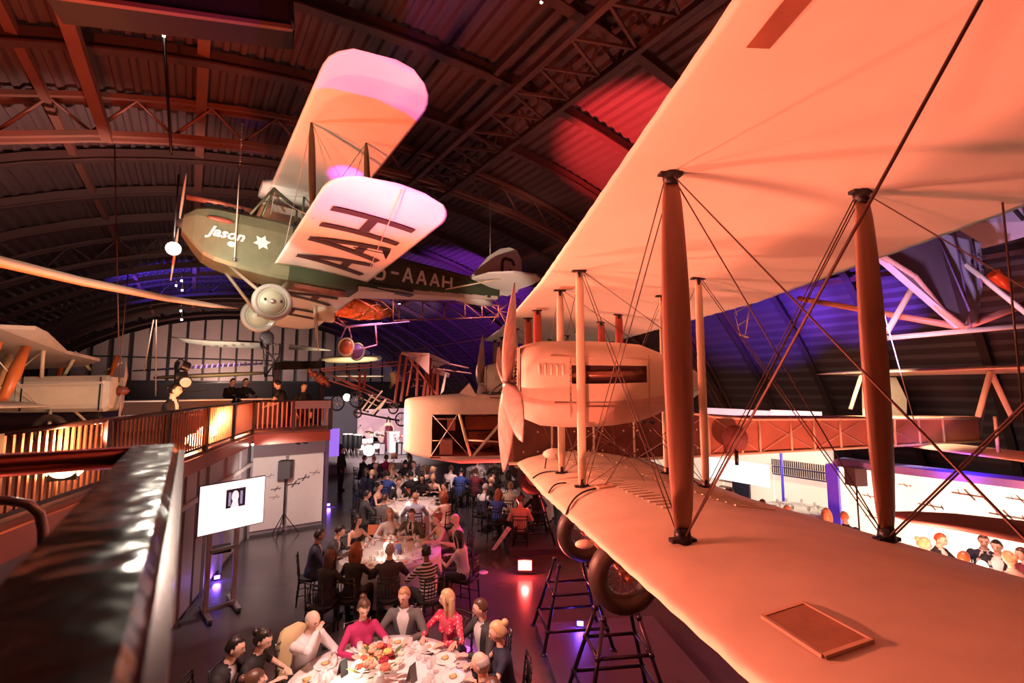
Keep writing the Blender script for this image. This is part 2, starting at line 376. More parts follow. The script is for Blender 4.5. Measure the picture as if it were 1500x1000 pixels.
def plane_sil(c, s, tilt, parent, m):     # small flat aircraft silhouette printed on the wall (x right, z up)
    mb = MB(); R = Matrix.Rotation(tilt, 3, 'Y')
    for a, b, ww in (((-.5,0,0),(.5,0,.02),.09), ((-.15,0,-.25),(.25,0,.28),.10), ((.38,0,-.12),(.5,0,.14),.06), ((-.5,0,-.1),(-.5,0,.1),.03)):
        mb.bar(c+R@(V(a)*s), c+R@(V(b)*s), ww*s, .006, up=(0, 1, 0))
    return mb.build('aircraft_silhouette', m, parent)
silm = mat('silhouette_grey', (.10, .08, .08), .7); sill = mat('silhouette_pale', (.42, .36, .34), .7)
for px, py, s, m_ in ((430, 709, .30, silm), (445, 700, .28, silm), (461, 692, .26, sill), (395, 697, .2, sill), (402, 728, .22, sill), (404, 716, .22, silm)):
    plane_sil(PY(px, py, DY-.05), s*1.15, rnd.uniform(-.2, .3), gw, m_)
# railing with balusters
railm = mat('rail_dark', (.05, .03, .03), .25, .6); balm = mat('baluster_bronze', (.50, .22, .14), .3, .5)
def railing(pts, label, ztop=3.22, zbot=2.55, step=.095, widths=(.045,), rgroup=None, bm=None):
    r = thing('railing', label, 'railing', zz(pts[0], 2.48)); k = 0
    for a, b in zip(pts, pts[1:]):
        MB().tube([zz(a, ztop), zz(b, ztop)], .028, 8).build('handrail', railm, r)
        MB().bar(zz(a, zbot), zz(b, zbot), .03, .04).build('bottom_rail', railm, r)
        L = (b-a).length; n = int(L/step); d = (b-a).normalized(); shared = None
        np_ = max(2, int(L/1.5))
        for i in range(np_+1):
            q = a.lerp(b, i/np_); MB().bar(zz(q, 2.46), zz(q, ztop), .07, .09, up=d).build('railing_post', blackm, r)
        for i in range(1, n):
            q = a.lerp(b, i/n)
            if shared is None:
                o = MB().bar(zz(q, zbot), zz(q, ztop-.02), widths[0], .02, up=d.cross(V((0, 0, 1)))).build('baluster', bm or balm, r); shared = o; q0 = q
            else:
                o = shared.copy(); COL.objects.link(o); o.location = shared.location+zz(q, 0)-zz(q0, 0)
    return r
railing([A, B], 'bronze baluster railing along the left balcony edge', step=.10, widths=(.026,))
railing([A0, A], 'railing of wide pale boards added for lit background at far left of the balcony', step=.135, widths=(.11,), bm=mat('board_lit_peach', (.70, .42, .32), .35, var=.3, scale=3))  # pale boards added in place of the lit background between balusters
railing([B, C], 'short bronze railing across the balcony end above the display wall', step=.105, widths=(.03,))
MB_ = MB().box((V(C)+V(B))*.5+V((.45, -.06, 3.12)), (.86, .02, .2)); tag(MB_.build('sign_board', greyp), 'plain grey board fixed on the railing at the balcony end', 'sign board')
MB_ = MB()
# warm uplights on the balcony floor
for px, py, v in ((95, 684, 4.5), (303, 633, 8.7), (352, 622, 11.3), (285, 645, 8.3)):
    q = P(px, py, v); q.z = max(q.z, 2.62)
    t = thing('uplight', 'glowing orange uplight on the balcony floor '+{95: 'at the far left of the picture', 303: 'brightest, behind the middle of the railing', 352: 'nearest the balcony corner', 285: 'just left of the brightest one'}[px], 'lamp', zz(q, 2.48), 'balcony uplights')
    MB().box((q.x, q.y, q.z-.06), (.2, .2, .1)).build('lamp_body', blackm, t)
    MB().ball(q, (.15, .15, .12)).build('lens', glow_o, t)
    lamp('POINT', 'uplight_glow', q+V((0, 0, .22)), None, 110, (1, .33, .12), .1)
# ------------------------------------------------------------ our own handrail
ownm = mat('polished_handrail', (.012, .008, .007), .14, .0, spec=.35, var=.5, scale=9, bump=.25, bscale=14)
own = thing('near_handrail', 'broad polished dark metal handrail in the close foreground at left', 'handrail', (-.055, .6, 2.4))
MB().rings([[V((x, y, z)) for x, z in ((-.10, 3.462), (-.092, 3.475), (-.02, 3.475), (-.012, 3.462), (-.012, 3.42), (-.10, 3.42))] for y in (-.5, 1.27)], smooth=False).build('rail_top', ownm, own)
MB().box((-.006, .38, 3.444), (.010, 1.76, .035)).build('side_strip', mat('side_strip', (.16, .07, .08), .2, .8), own)
MB().box((-.012, .38, 3.405), (.008, 1.76, .02)).build('lower_strip', mat('strip_violet', (.16, .14, .3), .2, .8), own)
MB().box((-.03, .38, 2.9), (.02, 1.76, .8)).build('infill_panel', mat('infill_dark', (.02, .012, .02), .15), own)
for y in (-.3, 1.24): MB().bar((-.05, y, 2.45), (-.05, y, 3.42), .05).build('rail_post', blackm, own)
o2 = thing('cross_handrail', 'dark red round handrail crossing at left behind the near rail', 'handrail', (-.9, 1.3, 2.4))
MB().tube([(-.06, 1.27, 3.452), (-3.2, 1.30, 3.452)], .022, 12).build('rail_tube', mat('rail_red', (.22, .05, .04), .2, .6), o2)
for k in range(4): MB().bar((-.9-k*.7, 1.3, 2.45), (-.9-k*.7, 1.3, 3.43), .035).build('rail_post', blackm, o2)
o3 = thing('curved_rail_end', 'bent chrome tube rail end at the left picture edge', 'handrail', P(62, 800, 1.5))
MB().tube([P(-60, 733, 1.4), P(10, 733, 1.45), P(42, 738, 1.47), P(58, 752, 1.5), P(63, 775, 1.5), P(62, 860, 1.5), P(60, 1300, 1.5)], .014, 12).build('tube', steel, o3)
# deck we stand on (beyond the left of the rail)
struct(MB().poly([V(q) for q in ((-.03, -3, 2.3), (-.03, 1.33, 2.3), (-2.05, 1.35, 2.3), (-2.05, 2.4, 2.3), (-15.3, 2.4, 2.3), (-15.3, -3, 2.3))], (0, 0, 1), .14), 'trim_1', deckm)

# ------------------------------------------------------------ stage
stg = struct(MB().box((9.6, 27.0, FZ+.22), (10.6, 7.2, .44)), 'trim_2', mat('stage_grey', (.20, .17, .18), .5))
def uvbox(px, py0, py1, v): return P(px, py0, v), P(px, py1, v)
BY = 30.3
bd = thing('stage_backdrop', 'pale pink backdrop with mountain shapes and white lettering behind the stage', 'backdrop', (9, BY, FZ+.44))
bmm = bpy.data.materials.new('backdrop_print'); bmm.use_nodes = True; nt = bmm.node_tree; bs = nt.nodes['Principled BSDF']
tc = nt.nodes.new('ShaderNodeTexCoord'); mp = nt.nodes.new('ShaderNodeMapping'); mp.inputs['Scale'].default_value = (1, 1, 1.6)
vo = nt.nodes.new('ShaderNodeTexVoronoi'); vo.inputs['Scale'].default_value = 1.1; cr = nt.nodes.new('ShaderNodeValToRGB')
cr.color_ramp.elements[0].color = (.75, .55, .60, 1); cr.color_ramp.elements[1].color = (.62, .38, .48, 1)
nt.links.new(tc.outputs['Object'], mp.inputs[0]); nt.links.new(mp.outputs[0], vo.inputs[0]); nt.links.new(vo.outputs[0], cr.inputs[0]); nt.links.new(cr.outputs[0], bs.inputs['Base Color'])

q0 = PY(512, 600, BY); q1 = PY(640, 600, BY)
MB().box(((q0.x+q1.x)/2, BY+.03, (FZ+.44+q0.z)/2), (q1.x-q0.x, .06, q0.z-FZ-.44)).build('print_panel', bmm, bd)
pk = mat('mountain_print', (.85, .62, .62), .6)
for px, s in ((527, .5), (541, .55), (557, .6), (572, .5), (533, .3), (549, .35)):
    c = PY(px, 650, BY-.02); MB().poly([c+V((-s, 0, 0)), c+V((s, 0, 0)), c+V((s*.1, 0, s*2.0)), c+V((-s*.15, 0, s*1.7))], (0, 1, 0), .01).build('mountain_shape', pk if s > .4 else mat('mountain_print_two', (.72, .5, .55), .6), bd)
c = PY(553, 636, BY-.04); text_mb('ROO', .50, lambda q: c+V((q.x, 0, q.y)), .01, offset=.02).build('lettering', mat('lettering_white', (1, 1, 1), .5), bd)
c2 = PY(519, 614, BY-.04); text_mb('E', .40, lambda q: c2+V((q.x, 0, q.y)), .01, offset=.02).build('lettering', mat('lettering_white', (1, 1, 1), .5), bd)
dr = thing('black_drape', 'black drape wall at the left side of the stage', 'drape', (4, 27.5, FZ))
MB().box((PY(496, 640, 27.5).x, 27.5, 1.2), (2.0, .2, 3.6)).build('drape_cloth', mat('drape', (.03, .025, .035), .8, bump=.3), dr)
a = PY(480, 632, 13.3); b = PY(493, 665, 13.3)
pp = PY(487, 648, 16.2)
tag(MB().box(pp, (.42, .05, .9)).build('violet_panel', mat('violet_lit_panel', (.45, .30, .9), .5, emit=(.30, .16, .95), es=.9)), 'tall violet backlit panel under the end of the balcony', 'panel')
# ------------------------------------------------------------ right gallery
rw = thing('gallery_wall', 'cream spotlit gallery wall with aircraft pictures at far right', 'gallery wall', (13.8, 1, FZ))
lit = mat('spotlit_cream', (.9, .82, .66), .6, emit=(1, .84, .60), es=1.35, var=.05)  # emission stands in for spotlights falling on the wall
XG = 13.75
def PX(px, py, X):
    a, b, c = ray(px, py); d = UV(a, b, c); t = X/d.x; return V((X, d.y*t, EYE+d.z*t))
ys = [5.2, 3.7, 2.2, .7, -.8, -2.3, -3.8]
for ya, yb in zip(ys, ys[1:]): MB().box((XG, (ya+yb)/2, .53), (.06, ya-yb-.006, 2.06)).build('spotlit_panel', lit, rw)
MB().box((XG+.1, .7, .5), (.1, 9.0, 2.2)).build('wall_core', greyp, rw)
MB().box((XG+.1, .7, 1.66), (.6, 9.1, .16)).build('top_cornice', mat('cornice_lit_violet', (.25, .2, .6), .3), rw)  # violet light on the slab is put into its colour
MB().box((XG+.02, .7, FZ+.06), (.16, 9.0, .12)).build('plinth_strip', blackm, rw)
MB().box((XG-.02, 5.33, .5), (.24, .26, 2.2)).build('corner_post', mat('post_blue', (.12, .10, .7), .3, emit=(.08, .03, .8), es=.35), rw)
sk = mat('picture_sepia', (.45, .36, .26), .7); sk2 = mat('picture_brown', (.22, .17, .13), .7)
for px, py, s, m_ in ((1272, 726, .22, sk2), (1363, 740, .35, sk), (1418, 724, .42, sk2), (1493, 731, .3, sk2), (1475, 755, .42, sk), (1325, 710, .2, sk), (1275, 756, .2, sk)):
    q = PX(px, py, XG-.05); m2 = MB(); s *= 1.25
    for a, b, ww in (((0,-.5,0),(0,.5,.02),.07), ((0,-.1,-.2),(0,.2,.2),.07), ((0,.4,-.1),(0,.5,.12),.05), ((0,-.3,-.18),(0,-.25,.05),.03)):
        m2.bar(q+V(a)*s*-1, q+V(b)*s*-1, ww*s, .006, up=(1, 0, 0))
    m2.build('aircraft_picture', m_, rw)
for i, y in enumerate((2.9, .9)): lamp('AREA', 'cornice_light', (XG-.25, y, 2.0), (XG+.3, y, 1.6), 16, BLUE, .4)
XW = 16.3
shop = thing('shop_wall', 'bright white shop back wall seen behind the biplane fuselage', 'shop wall', (XW, 9, FZ))
litw = mat('spotlit_white', (.9, .8, .72), .6, emit=(1, .68, .50), es=.8, var=.2, scale=.8)  # wall brightness from spotlights put in as emission
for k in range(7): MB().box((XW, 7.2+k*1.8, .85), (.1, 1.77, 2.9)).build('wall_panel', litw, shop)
a, b = PX(1036, 690, 14.7), PX(1126, 690, 14.7)
tag(MB().box((14.7, (a.y+b.y)/2, (a.z+b.z)/2), (.08, abs(a.y-b.y), .66)).build('lit_sign_band', mat('band_white', (1, 1, 1), .5, emit=(1, .92, .9), es=1.6)), 'plain glowing white sign band above the shop entrance', 'sign')
sr = thing('bottle_shelf', 'wall rack with two rows of dark hanging stock in the shop', 'shelf', (16, 9, FZ))
for z in (PX(1170, 700, 16).z, PX(1170, 688, 16).z):
    a, b = PX(1132, 700, 16.1), PX(1213, 700, 16.1)
    MB().bar((16.1, a.y, z), (16.1, b.y, z), .03, .04).build('rack_bar', mat('rack_violet', (.1, .06, .2), .4), sr)
    for k in range(26):
        y = a.y+(b.y-a.y)*(k+.5)/26; MB().box((16.05, y, z+.14), (.04, .03, .20)).build('hanging_item', mat('stock_dark', (.10, .05, .05), .6), sr)
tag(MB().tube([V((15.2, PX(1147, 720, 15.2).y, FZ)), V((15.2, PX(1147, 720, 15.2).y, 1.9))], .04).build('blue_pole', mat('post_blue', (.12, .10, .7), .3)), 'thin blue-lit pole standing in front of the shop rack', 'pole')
a = PX(1086, 716, 15.9); tag(MB().box(a+V((0, 0, -.25)), (.1, .6, 1.5)).build('dark_doorway', mat('doorway_dark', (.03, .03, .06), .5)), 'dark open doorway beside the glowing white band', 'doorway')
for k in range(3): tag(MB().box(PX(1066, 704+k*9, 16.2), (.3, .5, .04)).build('shop_shelf', sk), ('lowest', 'middle', 'top')[2-k]+' small sepia shelf on the shop wall left of the doorway', 'shelf')
for i, (px, py) in enumerate(((1060, 603), (1110, 606), (1165, 607))):
    q = PX(px, py, 16.2-.12*i); tag(MB().box(q, (.08, 1.5, .24)).build('light_strip', mat('strip_pinkwhite', (1, .8, .85), .5, emit=(1, .55, .6), es=1.0 if i != 1 else .7)), ('leftmost', 'middle', 'rightmost')[i]+' of three pink-white light strips above the shop wall', 'light', 'pink-white light strips')
# ------------------------------------------------------------ large biplane (local X aft, Y away, Z up)
VA = radians(7.4)
def VM(q):
    q = V(q); u = .956+q.x*cos(VA)-q.y*sin(VA); v = 6.5+q.x*sin(VA)+q.y*cos(VA); return UV(u, v, q.z)
VD = lambda q: VM(q)-VM((0, 0, 0))
big = thing('biplane', 'huge cream twin-engined biplane filling the right of the hall, lit orange', 'aircraft', VM((.5, 3.9, .72)))
def vb(mb, name, m, parent=big): return mb.xf(VM).build(name, m, parent)
def dih(Y, base):     # dihedral outboard of the engines, centre 3.9
    return base+max(0, abs(Y-3.9)-3.3)*.055
def wing_st(Y, lower): 
    tip = 10.3-abs(Y-3.9); k = 1 if tip > 1.2 else max(.18, sqrt(max(0, 1-((1.2-tip)/1.2)**2)))
    zl = dih(Y, 2.02 if lower else 5.20); zt = zl-(.28 if lower else .24)
    return (Y, -.45+.5*(1-k), 3.15-.9*(1-k), zl, zt, max(k, .4))
def fine(y0, y1, step, sag):
    out = []; y = y0; i = 0
    while y < y1+1e-6: out.append((y, i % 2)); y += step; i += 1
    return out
for lower in (True, False):
    st = []
    for Y, odd in fine(-6.4, 14.2, .17, 0):
        s = list(wing_st(Y, lower)); s[3] += (-.008 if odd else .0); s[4] += (-.008 if odd else .0); st.append(s)
    mb = wing(st, camber=.062, thick=.055, n=12)
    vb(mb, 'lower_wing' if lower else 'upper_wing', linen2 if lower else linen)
def wz(X, Y, lower, top):        # rough surface height of a wing at X, Y
    s = wing_st(Y, lower); t = (X-s[1])/(s[2]-s[1]); c = .062*4*t*(1-t)**1.2*1.1; th = .055*2.6*(sqrt(max(t, 0))*(1-t)**.9)*.62
    return s[3]+(s[4]-s[3])*t+((c+th) if top else c*.75-th*.35)*(s[2]-s[1])
# access panels
def wpanel(X0, X1, Y0, Y1, lower, top, m, fr, nm='inspection_panel', lift=.008):
    z = lambda X, Y: wz(X, Y, lower, top)+(lift if top else -lift)
    q = [V((X0, Y0, z(X0, Y0))), V((X1, Y0, z(X1, Y0))), V((X1, Y1, z(X1, Y1))), V((X0, Y1, z(X0, Y1)))]
    vb(MB().poly(q, (0, 0, 1 if top else -1), .004), nm, m)
    if fr:
        mb = MB()
        for a, b in zip(q, q[1:]+q[:1]): mb.bar(a, b, .022, .016)
        vb(mb, 'panel_frame', fr)
pm = mat('panel_brown', (.36, .17, .09), .5, var=.3, scale=12); fm = mat('panel_frame_wood', (.62, .40, .26), .4)
wpanel(-.17, .07, -4.38, -3.98, True, True, pm, fm)
wpanel(-.2, -.06, -5.0, -4.12, False, False, mat('slot_brown', (.30, .10, .05), .7, var=.3), None)
for Y in (.9, 3.0): wpanel(-.05, .2, Y, Y+.25, False, False, mat('panel_buff', (.5, .3, .18), .6), None)
wpanel(.15, .35, -.3, -.1, True, True, mat('panel_buff', (.5, .3, .18), .6), fm)
for k in range(30):             # stitched rib tapes on the inner lower wing
    Y = -1.7+k*.16
    for X0, X1 in ((.35, .62), (1.15, 1.6)): 
        vb(MB().bar((X0, Y, wz(X0, Y, True, True)+.006), (X1, Y, wz(X1, Y, True, True)+.006), .035, .01), 'rib_tape', linen)
# struts
def strut(X, Y, z0, z1, w=.075, t=.032, m=creamw, dX=0, dY=0, name='interplane_strut'):
    pts = []; n = 12; rs = []
    for i in range(n+1):
        s = i/n; k = .42+.58*sin(pi*min(1, max(0, s)))**.55 if m is strutw else (.75+.25*sin(pi*s)**.3)
        c = V((X+dX*s, Y+dY*s, z0+(z1-z0)*s)); rs.append([c+V((cos(2*pi*j/14)*w*k*(1 if cos(2*pi*j/14) < 0 else 1.2), sin(2*pi*j/14)*t*k, 0)) for j in range(14)])
    o = vb(MB().rings(rs), name, m)
    for zc, s in ((z0, 1), (z1, -1)):
        c = V((X+(dX if s < 0 else 0), Y+(dY if s < 0 else 0), zc)); mb = MB().tube([c, c+V((0, 0, .11*s))], [w*.62, w*.5], 10); mb.box(c+V((0, 0, .015*s)), (.2, .07, .03))
        mb.xf(VM).build('strut_fitting', darkm, o if False else big)
    return o
ztop = lambda X, Y: wz(X, Y, False, False)
zbot = lambda X, Y: wz(X, Y, True, True)
for Y in (-5.6, -2.75, 10.55, 13.2):
    for X in (.03, 1.83): strut(X, Y, zbot(X, Y), ztop(X, Y), .115, .05, strutw)
for Y in (0, 1.2, 6.6, 7.8):
    for X in (0, 1.80): strut(X, Y, zbot(X, Y), ztop(X, Y), .058, .03, creamw)
for Y in (3.3, 4.5):
    for X in (0, 1.80): strut(X, Y, 3.35, ztop(X, Y), .085, .04, redwood, name='centre_strut')
# bracing wires
def wire(a, b, m=wirem, r=.0055, dbl=0.0, name='bracing_wire'):
    for s in ((-1, 1) if dbl else (0,)):
        d = V((dbl*s, 0, 0)); vb(MB().tube([V(a)+d, V(b)+d], r, 5), name, m)
T = lambda X, Y: (X, Y, ztop(X, Y)); Bm = lambda X, Y: (X, Y, zbot(X, Y))
for X in (.03, 1.83):
    wire(T(X, -2.75), Bm(X, 0), dbl=.03); wire(Bm(X, -2.75), T(X, 0), dbl=.02); wire(T(X, -5.6), Bm(X, -2.75), dbl=.02 if X > 1 else 0, r=.008); wire(Bm(X, -5.6), T(X, -2.75))
    wire(T(X, 0), (X, 1.2, 4.1)); wire(T(X, 1.2), (X, 0, 4.1)); wire(Bm(X, 0), (X, 1.2, 3.1)); wire(Bm(X, 1.2), (X, 0, 3.1))
    wire(T(X, 1.2), (X, 3.3, 3.3), dbl=.02); wire(Bm(X, 1.2), (X, 3.3, 3.0)); wire(Bm(X, 7.8), T(X, 10.5)); wire(T(X, 7.8), Bm(X, 10.5)); wire(T(X, 6.6), (X, 4.5, 3.3))
for Y in (-2.75, -5.6, 10.5): wire(T(.03, Y), Bm(1.83, Y), r=.006); wire(T(1.83, Y), Bm(.03, Y), r=.006)
for Y in (0, 1.2, 6.6, 7.8):
    wire((.03, Y, 3.0), Bm(1.83, Y)); wire((1.83, Y, 3.3), Bm(.03, Y)); wire(T(.03, Y), (1.83, Y, 4.0)); wire((.3, Y, 3.05), Bm(.9, Y), r=.004)
wire((.95, .08, 3.08), Bm(.25, -.2), r=.006); wire((1.0, .08, 3.08), Bm(1.75, -.2), r=.006); wire((.95, .08, 3.08), Bm(1.8, .2), r=.006)
for k, c in enumerate(((.93, .06, 3.09), (1.06, .06, 3.09))): vb(MB().ball(c, (.045, .03, .03)), 'wire_pulley', blackm)
for (a, b) in (((.1, -.3), (-.45, -.9)), ((-.1, .5), (-.4, .3)), ((.0, 1.3), (-.42, 1.5))):
    pts = [(b[0]+(a[0]-b[0])*s+.0, b[1]+(a[1]-b[1])*s+.15*sin(pi*s), wz(b[0]+(a[0]-b[0])*s, b[1]+(a[1]-b[1])*s, True, True)+.012) for s in [i/8 for i in range(9)]]
    vb(MB().tube(pts, .012, 6), 'control_cable', blackm)
# ---- engine nacelles
def nacelle(Y0):
    XS = [(-.80,.36,3.28,4.12),(-.74,.44,3.13,4.20),(-.5,.49,3.03,4.25),(-.1,.50,3.0,4.26),(.3,.50,3.0,4.26),(.6,.50,3.02,4.25),(1.02,.49,3.08,4.22),(1.3,.46,3.18,4.12),(1.6,.38,3.3,4.0),(1.95,.22,3.42,3.85),(2.12,.1,3.52,3.75)]
    ring = []
    for X, w, z0, z1 in XS:
        h = z1-z0; a = z0+h*.30; r = .24 if X < 1.1 else h*.3
        zs1, zs2 = 3.72, 3.89
        pts = [(-w*.45, z0), (-w*.85, z0+h*.10), (-w, z0+h*.30), (-w, min(max(zs1, z0+h*.32), z0+h*.5)), (-w, min(zs2, z0+h*.75)), (-w*.98, z0+h*.78), (-w*.84, z0+h*.93), (-w*.5, z1)]
        pts += [(-y, z) for y, z in pts[::-1]]
        ring.append([V((X, Y0+y, z)) for y, z in pts])
    n = len(ring[0]); vs = [q for r in ring for q in r]; fs = []
    for i in range(len(ring)-1):
        for j in range(n):
            if j == 3 and 3 <= i <= 5: continue
            k = (j+1) % n; fs.append((i*n+j, i*n+k, (i+1)*n+k, (i+1)*n+j))
    mb = MB(); mb.add(vs, fs, True); mb.add(ring[-1], [tuple(range(n))])
    for q, f in enumerate(mb.f[:-1]):
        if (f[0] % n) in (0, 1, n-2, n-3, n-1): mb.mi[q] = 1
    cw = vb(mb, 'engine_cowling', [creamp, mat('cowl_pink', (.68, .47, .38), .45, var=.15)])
    w = .5
    vb(MB().box((.46, Y0-.30, 3.79), (1.2, .3, .34)), 'engine_bay', mat('bay_dark', (.06, .02, .015), .6))
    mb = MB().tube([(-.1, Y0-.43, 3.76), (.5, Y0-.44, 3.775), (1.0, Y0-.43, 3.79)], .05, 10)
    for k in range(6): mb.tube([(.0+k*.17, Y0-.42, 3.78), (.0+k*.17, Y0-.40, 3.88)], .028, 8)
    vb(mb, 'exhaust_manifold', mat('exhaust_brown', (.30, .14, .09), .35, .4))
    vb(MB().tube([(.08, Y0-.50, 3.66), (.08, Y0-.50, 3.93)], .03, 8), 'bay_post', redwood)
    # radiator grille at the front
    vb(MB().box((-.805, Y0, 3.72), (.03, .62, .84)), 'radiator_core', mat('radiator_dark', (.03, .015, .012), .5))
    for k in range(17):
        z = 3.32+k*.05; vb(MB().box((-.83, Y0, z), (.035, .70, .016)), 'radiator_slat', mat('radiator_slat', (.50, .28, .2), .35, .5))
    for y in (-.34, 0, .34): vb(MB().box((-.835, Y0+y, 3.72), (.04, .025, .86)), 'radiator_bar', creamp)
    for k in range(5):
        vb(MB().ball((-.56+k*.085, Y0-.495, 3.83), (.022, .02, .085), 8, 8), 'louvre', creamp)
        vb(MB().ball((-.56+k*.085, Y0+.495, 3.83), (.022, .02, .085), 8, 8), 'louvre', creamp)
    for X in (-.12, 1.05): vb(MB().box((X, Y0-.503, 3.6), (.02, .01, .9)), 'panel_seam', mat('seam', (.5, .36, .26), .5))
    vb(MB().box((.45, Y0-.505, 3.36), (1.6, .012, .012)), 'panel_seam', mat('seam', (.5, .36, .26), .5))
    vb(MB().box((.3, Y0-.505, 3.2), (.42, .012, .20)), 'access_door', mat('door_pink', (.66, .46, .36), .5))
    for k in range(14): vb(MB().ball((-.12, Y0-.512, 3.35+k*.045), .008, 6, 4), 'rivet', darkm) if k % 2 else None
    vb(MB().bar((-.4, Y0-.47, 4.02), (1.1, Y0-.47, 3.98), .02, .02), 'panel_seam', mat('seam', (.5, .36, .26), .5))
    # propeller
    hub = V((-.93, Y0, 3.62))
    vb(MB().lathe([(.001, -.10), (.09, -.09), (.10, -.02), (.10, .06), (.14, .10), (.001, .10)], hub, (1, 0, 0), 16), 'propeller_hub', steel)
    for k in range(4):
        an = radians(26+90*k); dy, dz = -sin(an), cos(an); rs = []
        for i in range(13):
            s = i/12; r = .05+s*1.5; wdt = (.06+.10*sin(pi*min(1, s*1.02))**.8)*(1 if s < .85 else max(.12, 1-((s-.85)/.15)**2*.9)); th = .045*(1-s)+.010
            tw = radians(62-42*s); c = hub+V((.02*s-.03, dy*r, dz*r)); tang = V((0, dz, -dy))
            a = V((1, 0, 0))*sin(tw)+tang*cos(tw); b = V((1, 0, 0))*cos(tw)-tang*sin(tw); sweep = tang*(.07*sin(pi*s))
            rs.append([c+sweep+a*cos(2*pi*j/12)*wdt+b*sin(2*pi*j/12)*th for j in range(12)])
        vb(MB().rings(rs), 'propeller_blade', wood)
nacelle(.6); nacelle(7.2)
# ---- fuselage: fabric nose, open framed side, long tail
def fsec(X):
    if X < -.5: t = (X+2.75)/2.25; return .30+.30*min(1, t*2.2)**.5, 2.30-.28*min(1, t*2)**.6, 3.30+.12*min(1, t*2)**.5
    t = max(0, (X-1)/10.2); return .60*(1-.75*t), 2.02+.22*t, 3.42-.5*min(1, t*3)-.08*t
XF = [-2.75, -2.70, -2.58, -2.4, -2.17, -1.6, -1.1, -.61]
ring = []
for X in XF:
    w, z0, z1 = fsec(X); yc = 3.9; zo0, zo1 = 2.18, 3.02
    pts = [(-w*.8, z0), (-w, z0+.06), (-w, max(zo0, z0+.07)), (-w, zo1), (-w*.97, z1-.2), (-w*.75, z1-.04), (-w*.3, z1+.01)]; pts += [(-y, z) for y, z in pts[::-1]]
    ring.append([V((X, yc+y, z)) for y, z in pts])
n = len(ring[0]); mb = MB(); fs = []
for i in range(len(ring)-1):
    for j in range(n):
        if j == 2 and i >= 4: continue
        k = (j+1) % n; fs.append((i*n+j, i*n+k, (i+1)*n+k, (i+1)*n+j))
mb.add([q for r in ring for q in r], fs, True); mb.add(ring[0], [tuple(range(n))[::-1]])
vb(mb, 'fuselage_nose', creamp)
vb(MB().box((-1.4, 4.42, 2.6), (1.6, .04, .85)), 'cabin_side', mat('cabin_dark', (.10, .04, .03), .7))
vb(MB().box((-1.4, 3.9, 2.16), (1.6, 1.1, .03)), 'cabin_floor', redfab)
vb(MB().box((-1.0, 4.0, 2.83), (.95, .06, .36)), 'fuel_tank', mat('tank_red', (.55, .12, .07), .5, var=.15))
vb(MB().box((-.95, 4.1, 2.45), (.9, .06, .3)), 'cabin_panel', redfab)
vb(MB().box((-1.88, 3.6, 2.35), (.26, .3, .30)), 'equipment_box', mat('box_salmon', (.62, .26, .18), .5))
vb(MB().box((-1.78, 3.6, 2.8), (.17, .2, .24)), 'equipment_case', mat('case_red', (.55, .15, .09), .5))
vb(MB().box((-1.9, 3.5, 2.92), (.45, .03, .03)), 'frame_rail', creamw)
fy = 3.32
for a, b, r in (((-1.62, 3.02), (-1.38, 2.17), .030), ((-1.34, 2.17), (-.63, 3.0), .030), ((-1.45, 2.5), (-.6, 2.44), .018), ((-.6, 2.7), (-.72, 2.3), .02), ((-.62, 2.15), (-.62, 3.05), .022)):
    vb(MB().tube([(a[0], fy, a[1]), (b[0], fy, b[1])], r, 8), 'frame_tube', creamw)
for a, b in (((-2.15, 3.0), (-1.42, 2.2)), ((-1.66, 3.02), (-2.17, 2.2)), ((-2.15, 2.5), (-1.9, 2.5))):
    vb(MB().tube([(a[0], fy, a[1]), (b[0], fy, b[1])], .007, 5), 'frame_wire', wirel)
for k in range(8):      # machinery inside the open bay
    p0 = V((rnd.uniform(-1.4, -.7), 3.9, rnd.uniform(2.25, 2.6))); vb(MB().tube([p0, p0+V((rnd.uniform(-.25, .3), rnd.uniform(-.2, .2), rnd.uniform(-.2, .2))), p0+V((rnd.uniform(.1, .5), 0, rnd.uniform(-.2, .1)))], .025, 6), 'control_rod', oldred)
vb(MB().tube([(-1.6+.13*k, 3.55, 2.96+.02*(k % 2)) for k in range(8)], .012, 6), 'cable_run', blackm)
# cockpit and windscreen
vb(MB().torus((-.75, 3.9, 3.44), .36, .022, (0, 0, 1), 24, 8, 0), 'cockpit_rim', blackm)
for s in (0, 1): vb(MB().tube([(-1.0+s*.15, 3.5, 3.42)]+[(-1.0+s*.15+.1*sin(pi*t/6)+t*.09, 3.5+.0*t, 3.42+.26*sin(pi*t/6)) for t in range(1, 6)]+[(-.45+s*.1, 3.5, 3.46)], .014, 6), 'gun_ring', blackm)
vb(MB().poly([V((-1.62, 3.42, 3.45)), V((-1.25, 3.38, 3.36)), V((-1.42, 3.45, 3.66))], (.1, .3, .1), .03), 'windscreen', creamp)
vb(MB().bar((-1.0, 3.36, 3.36), (-.5, 3.36, 3.34), .02), 'coaming_bar', blackm)
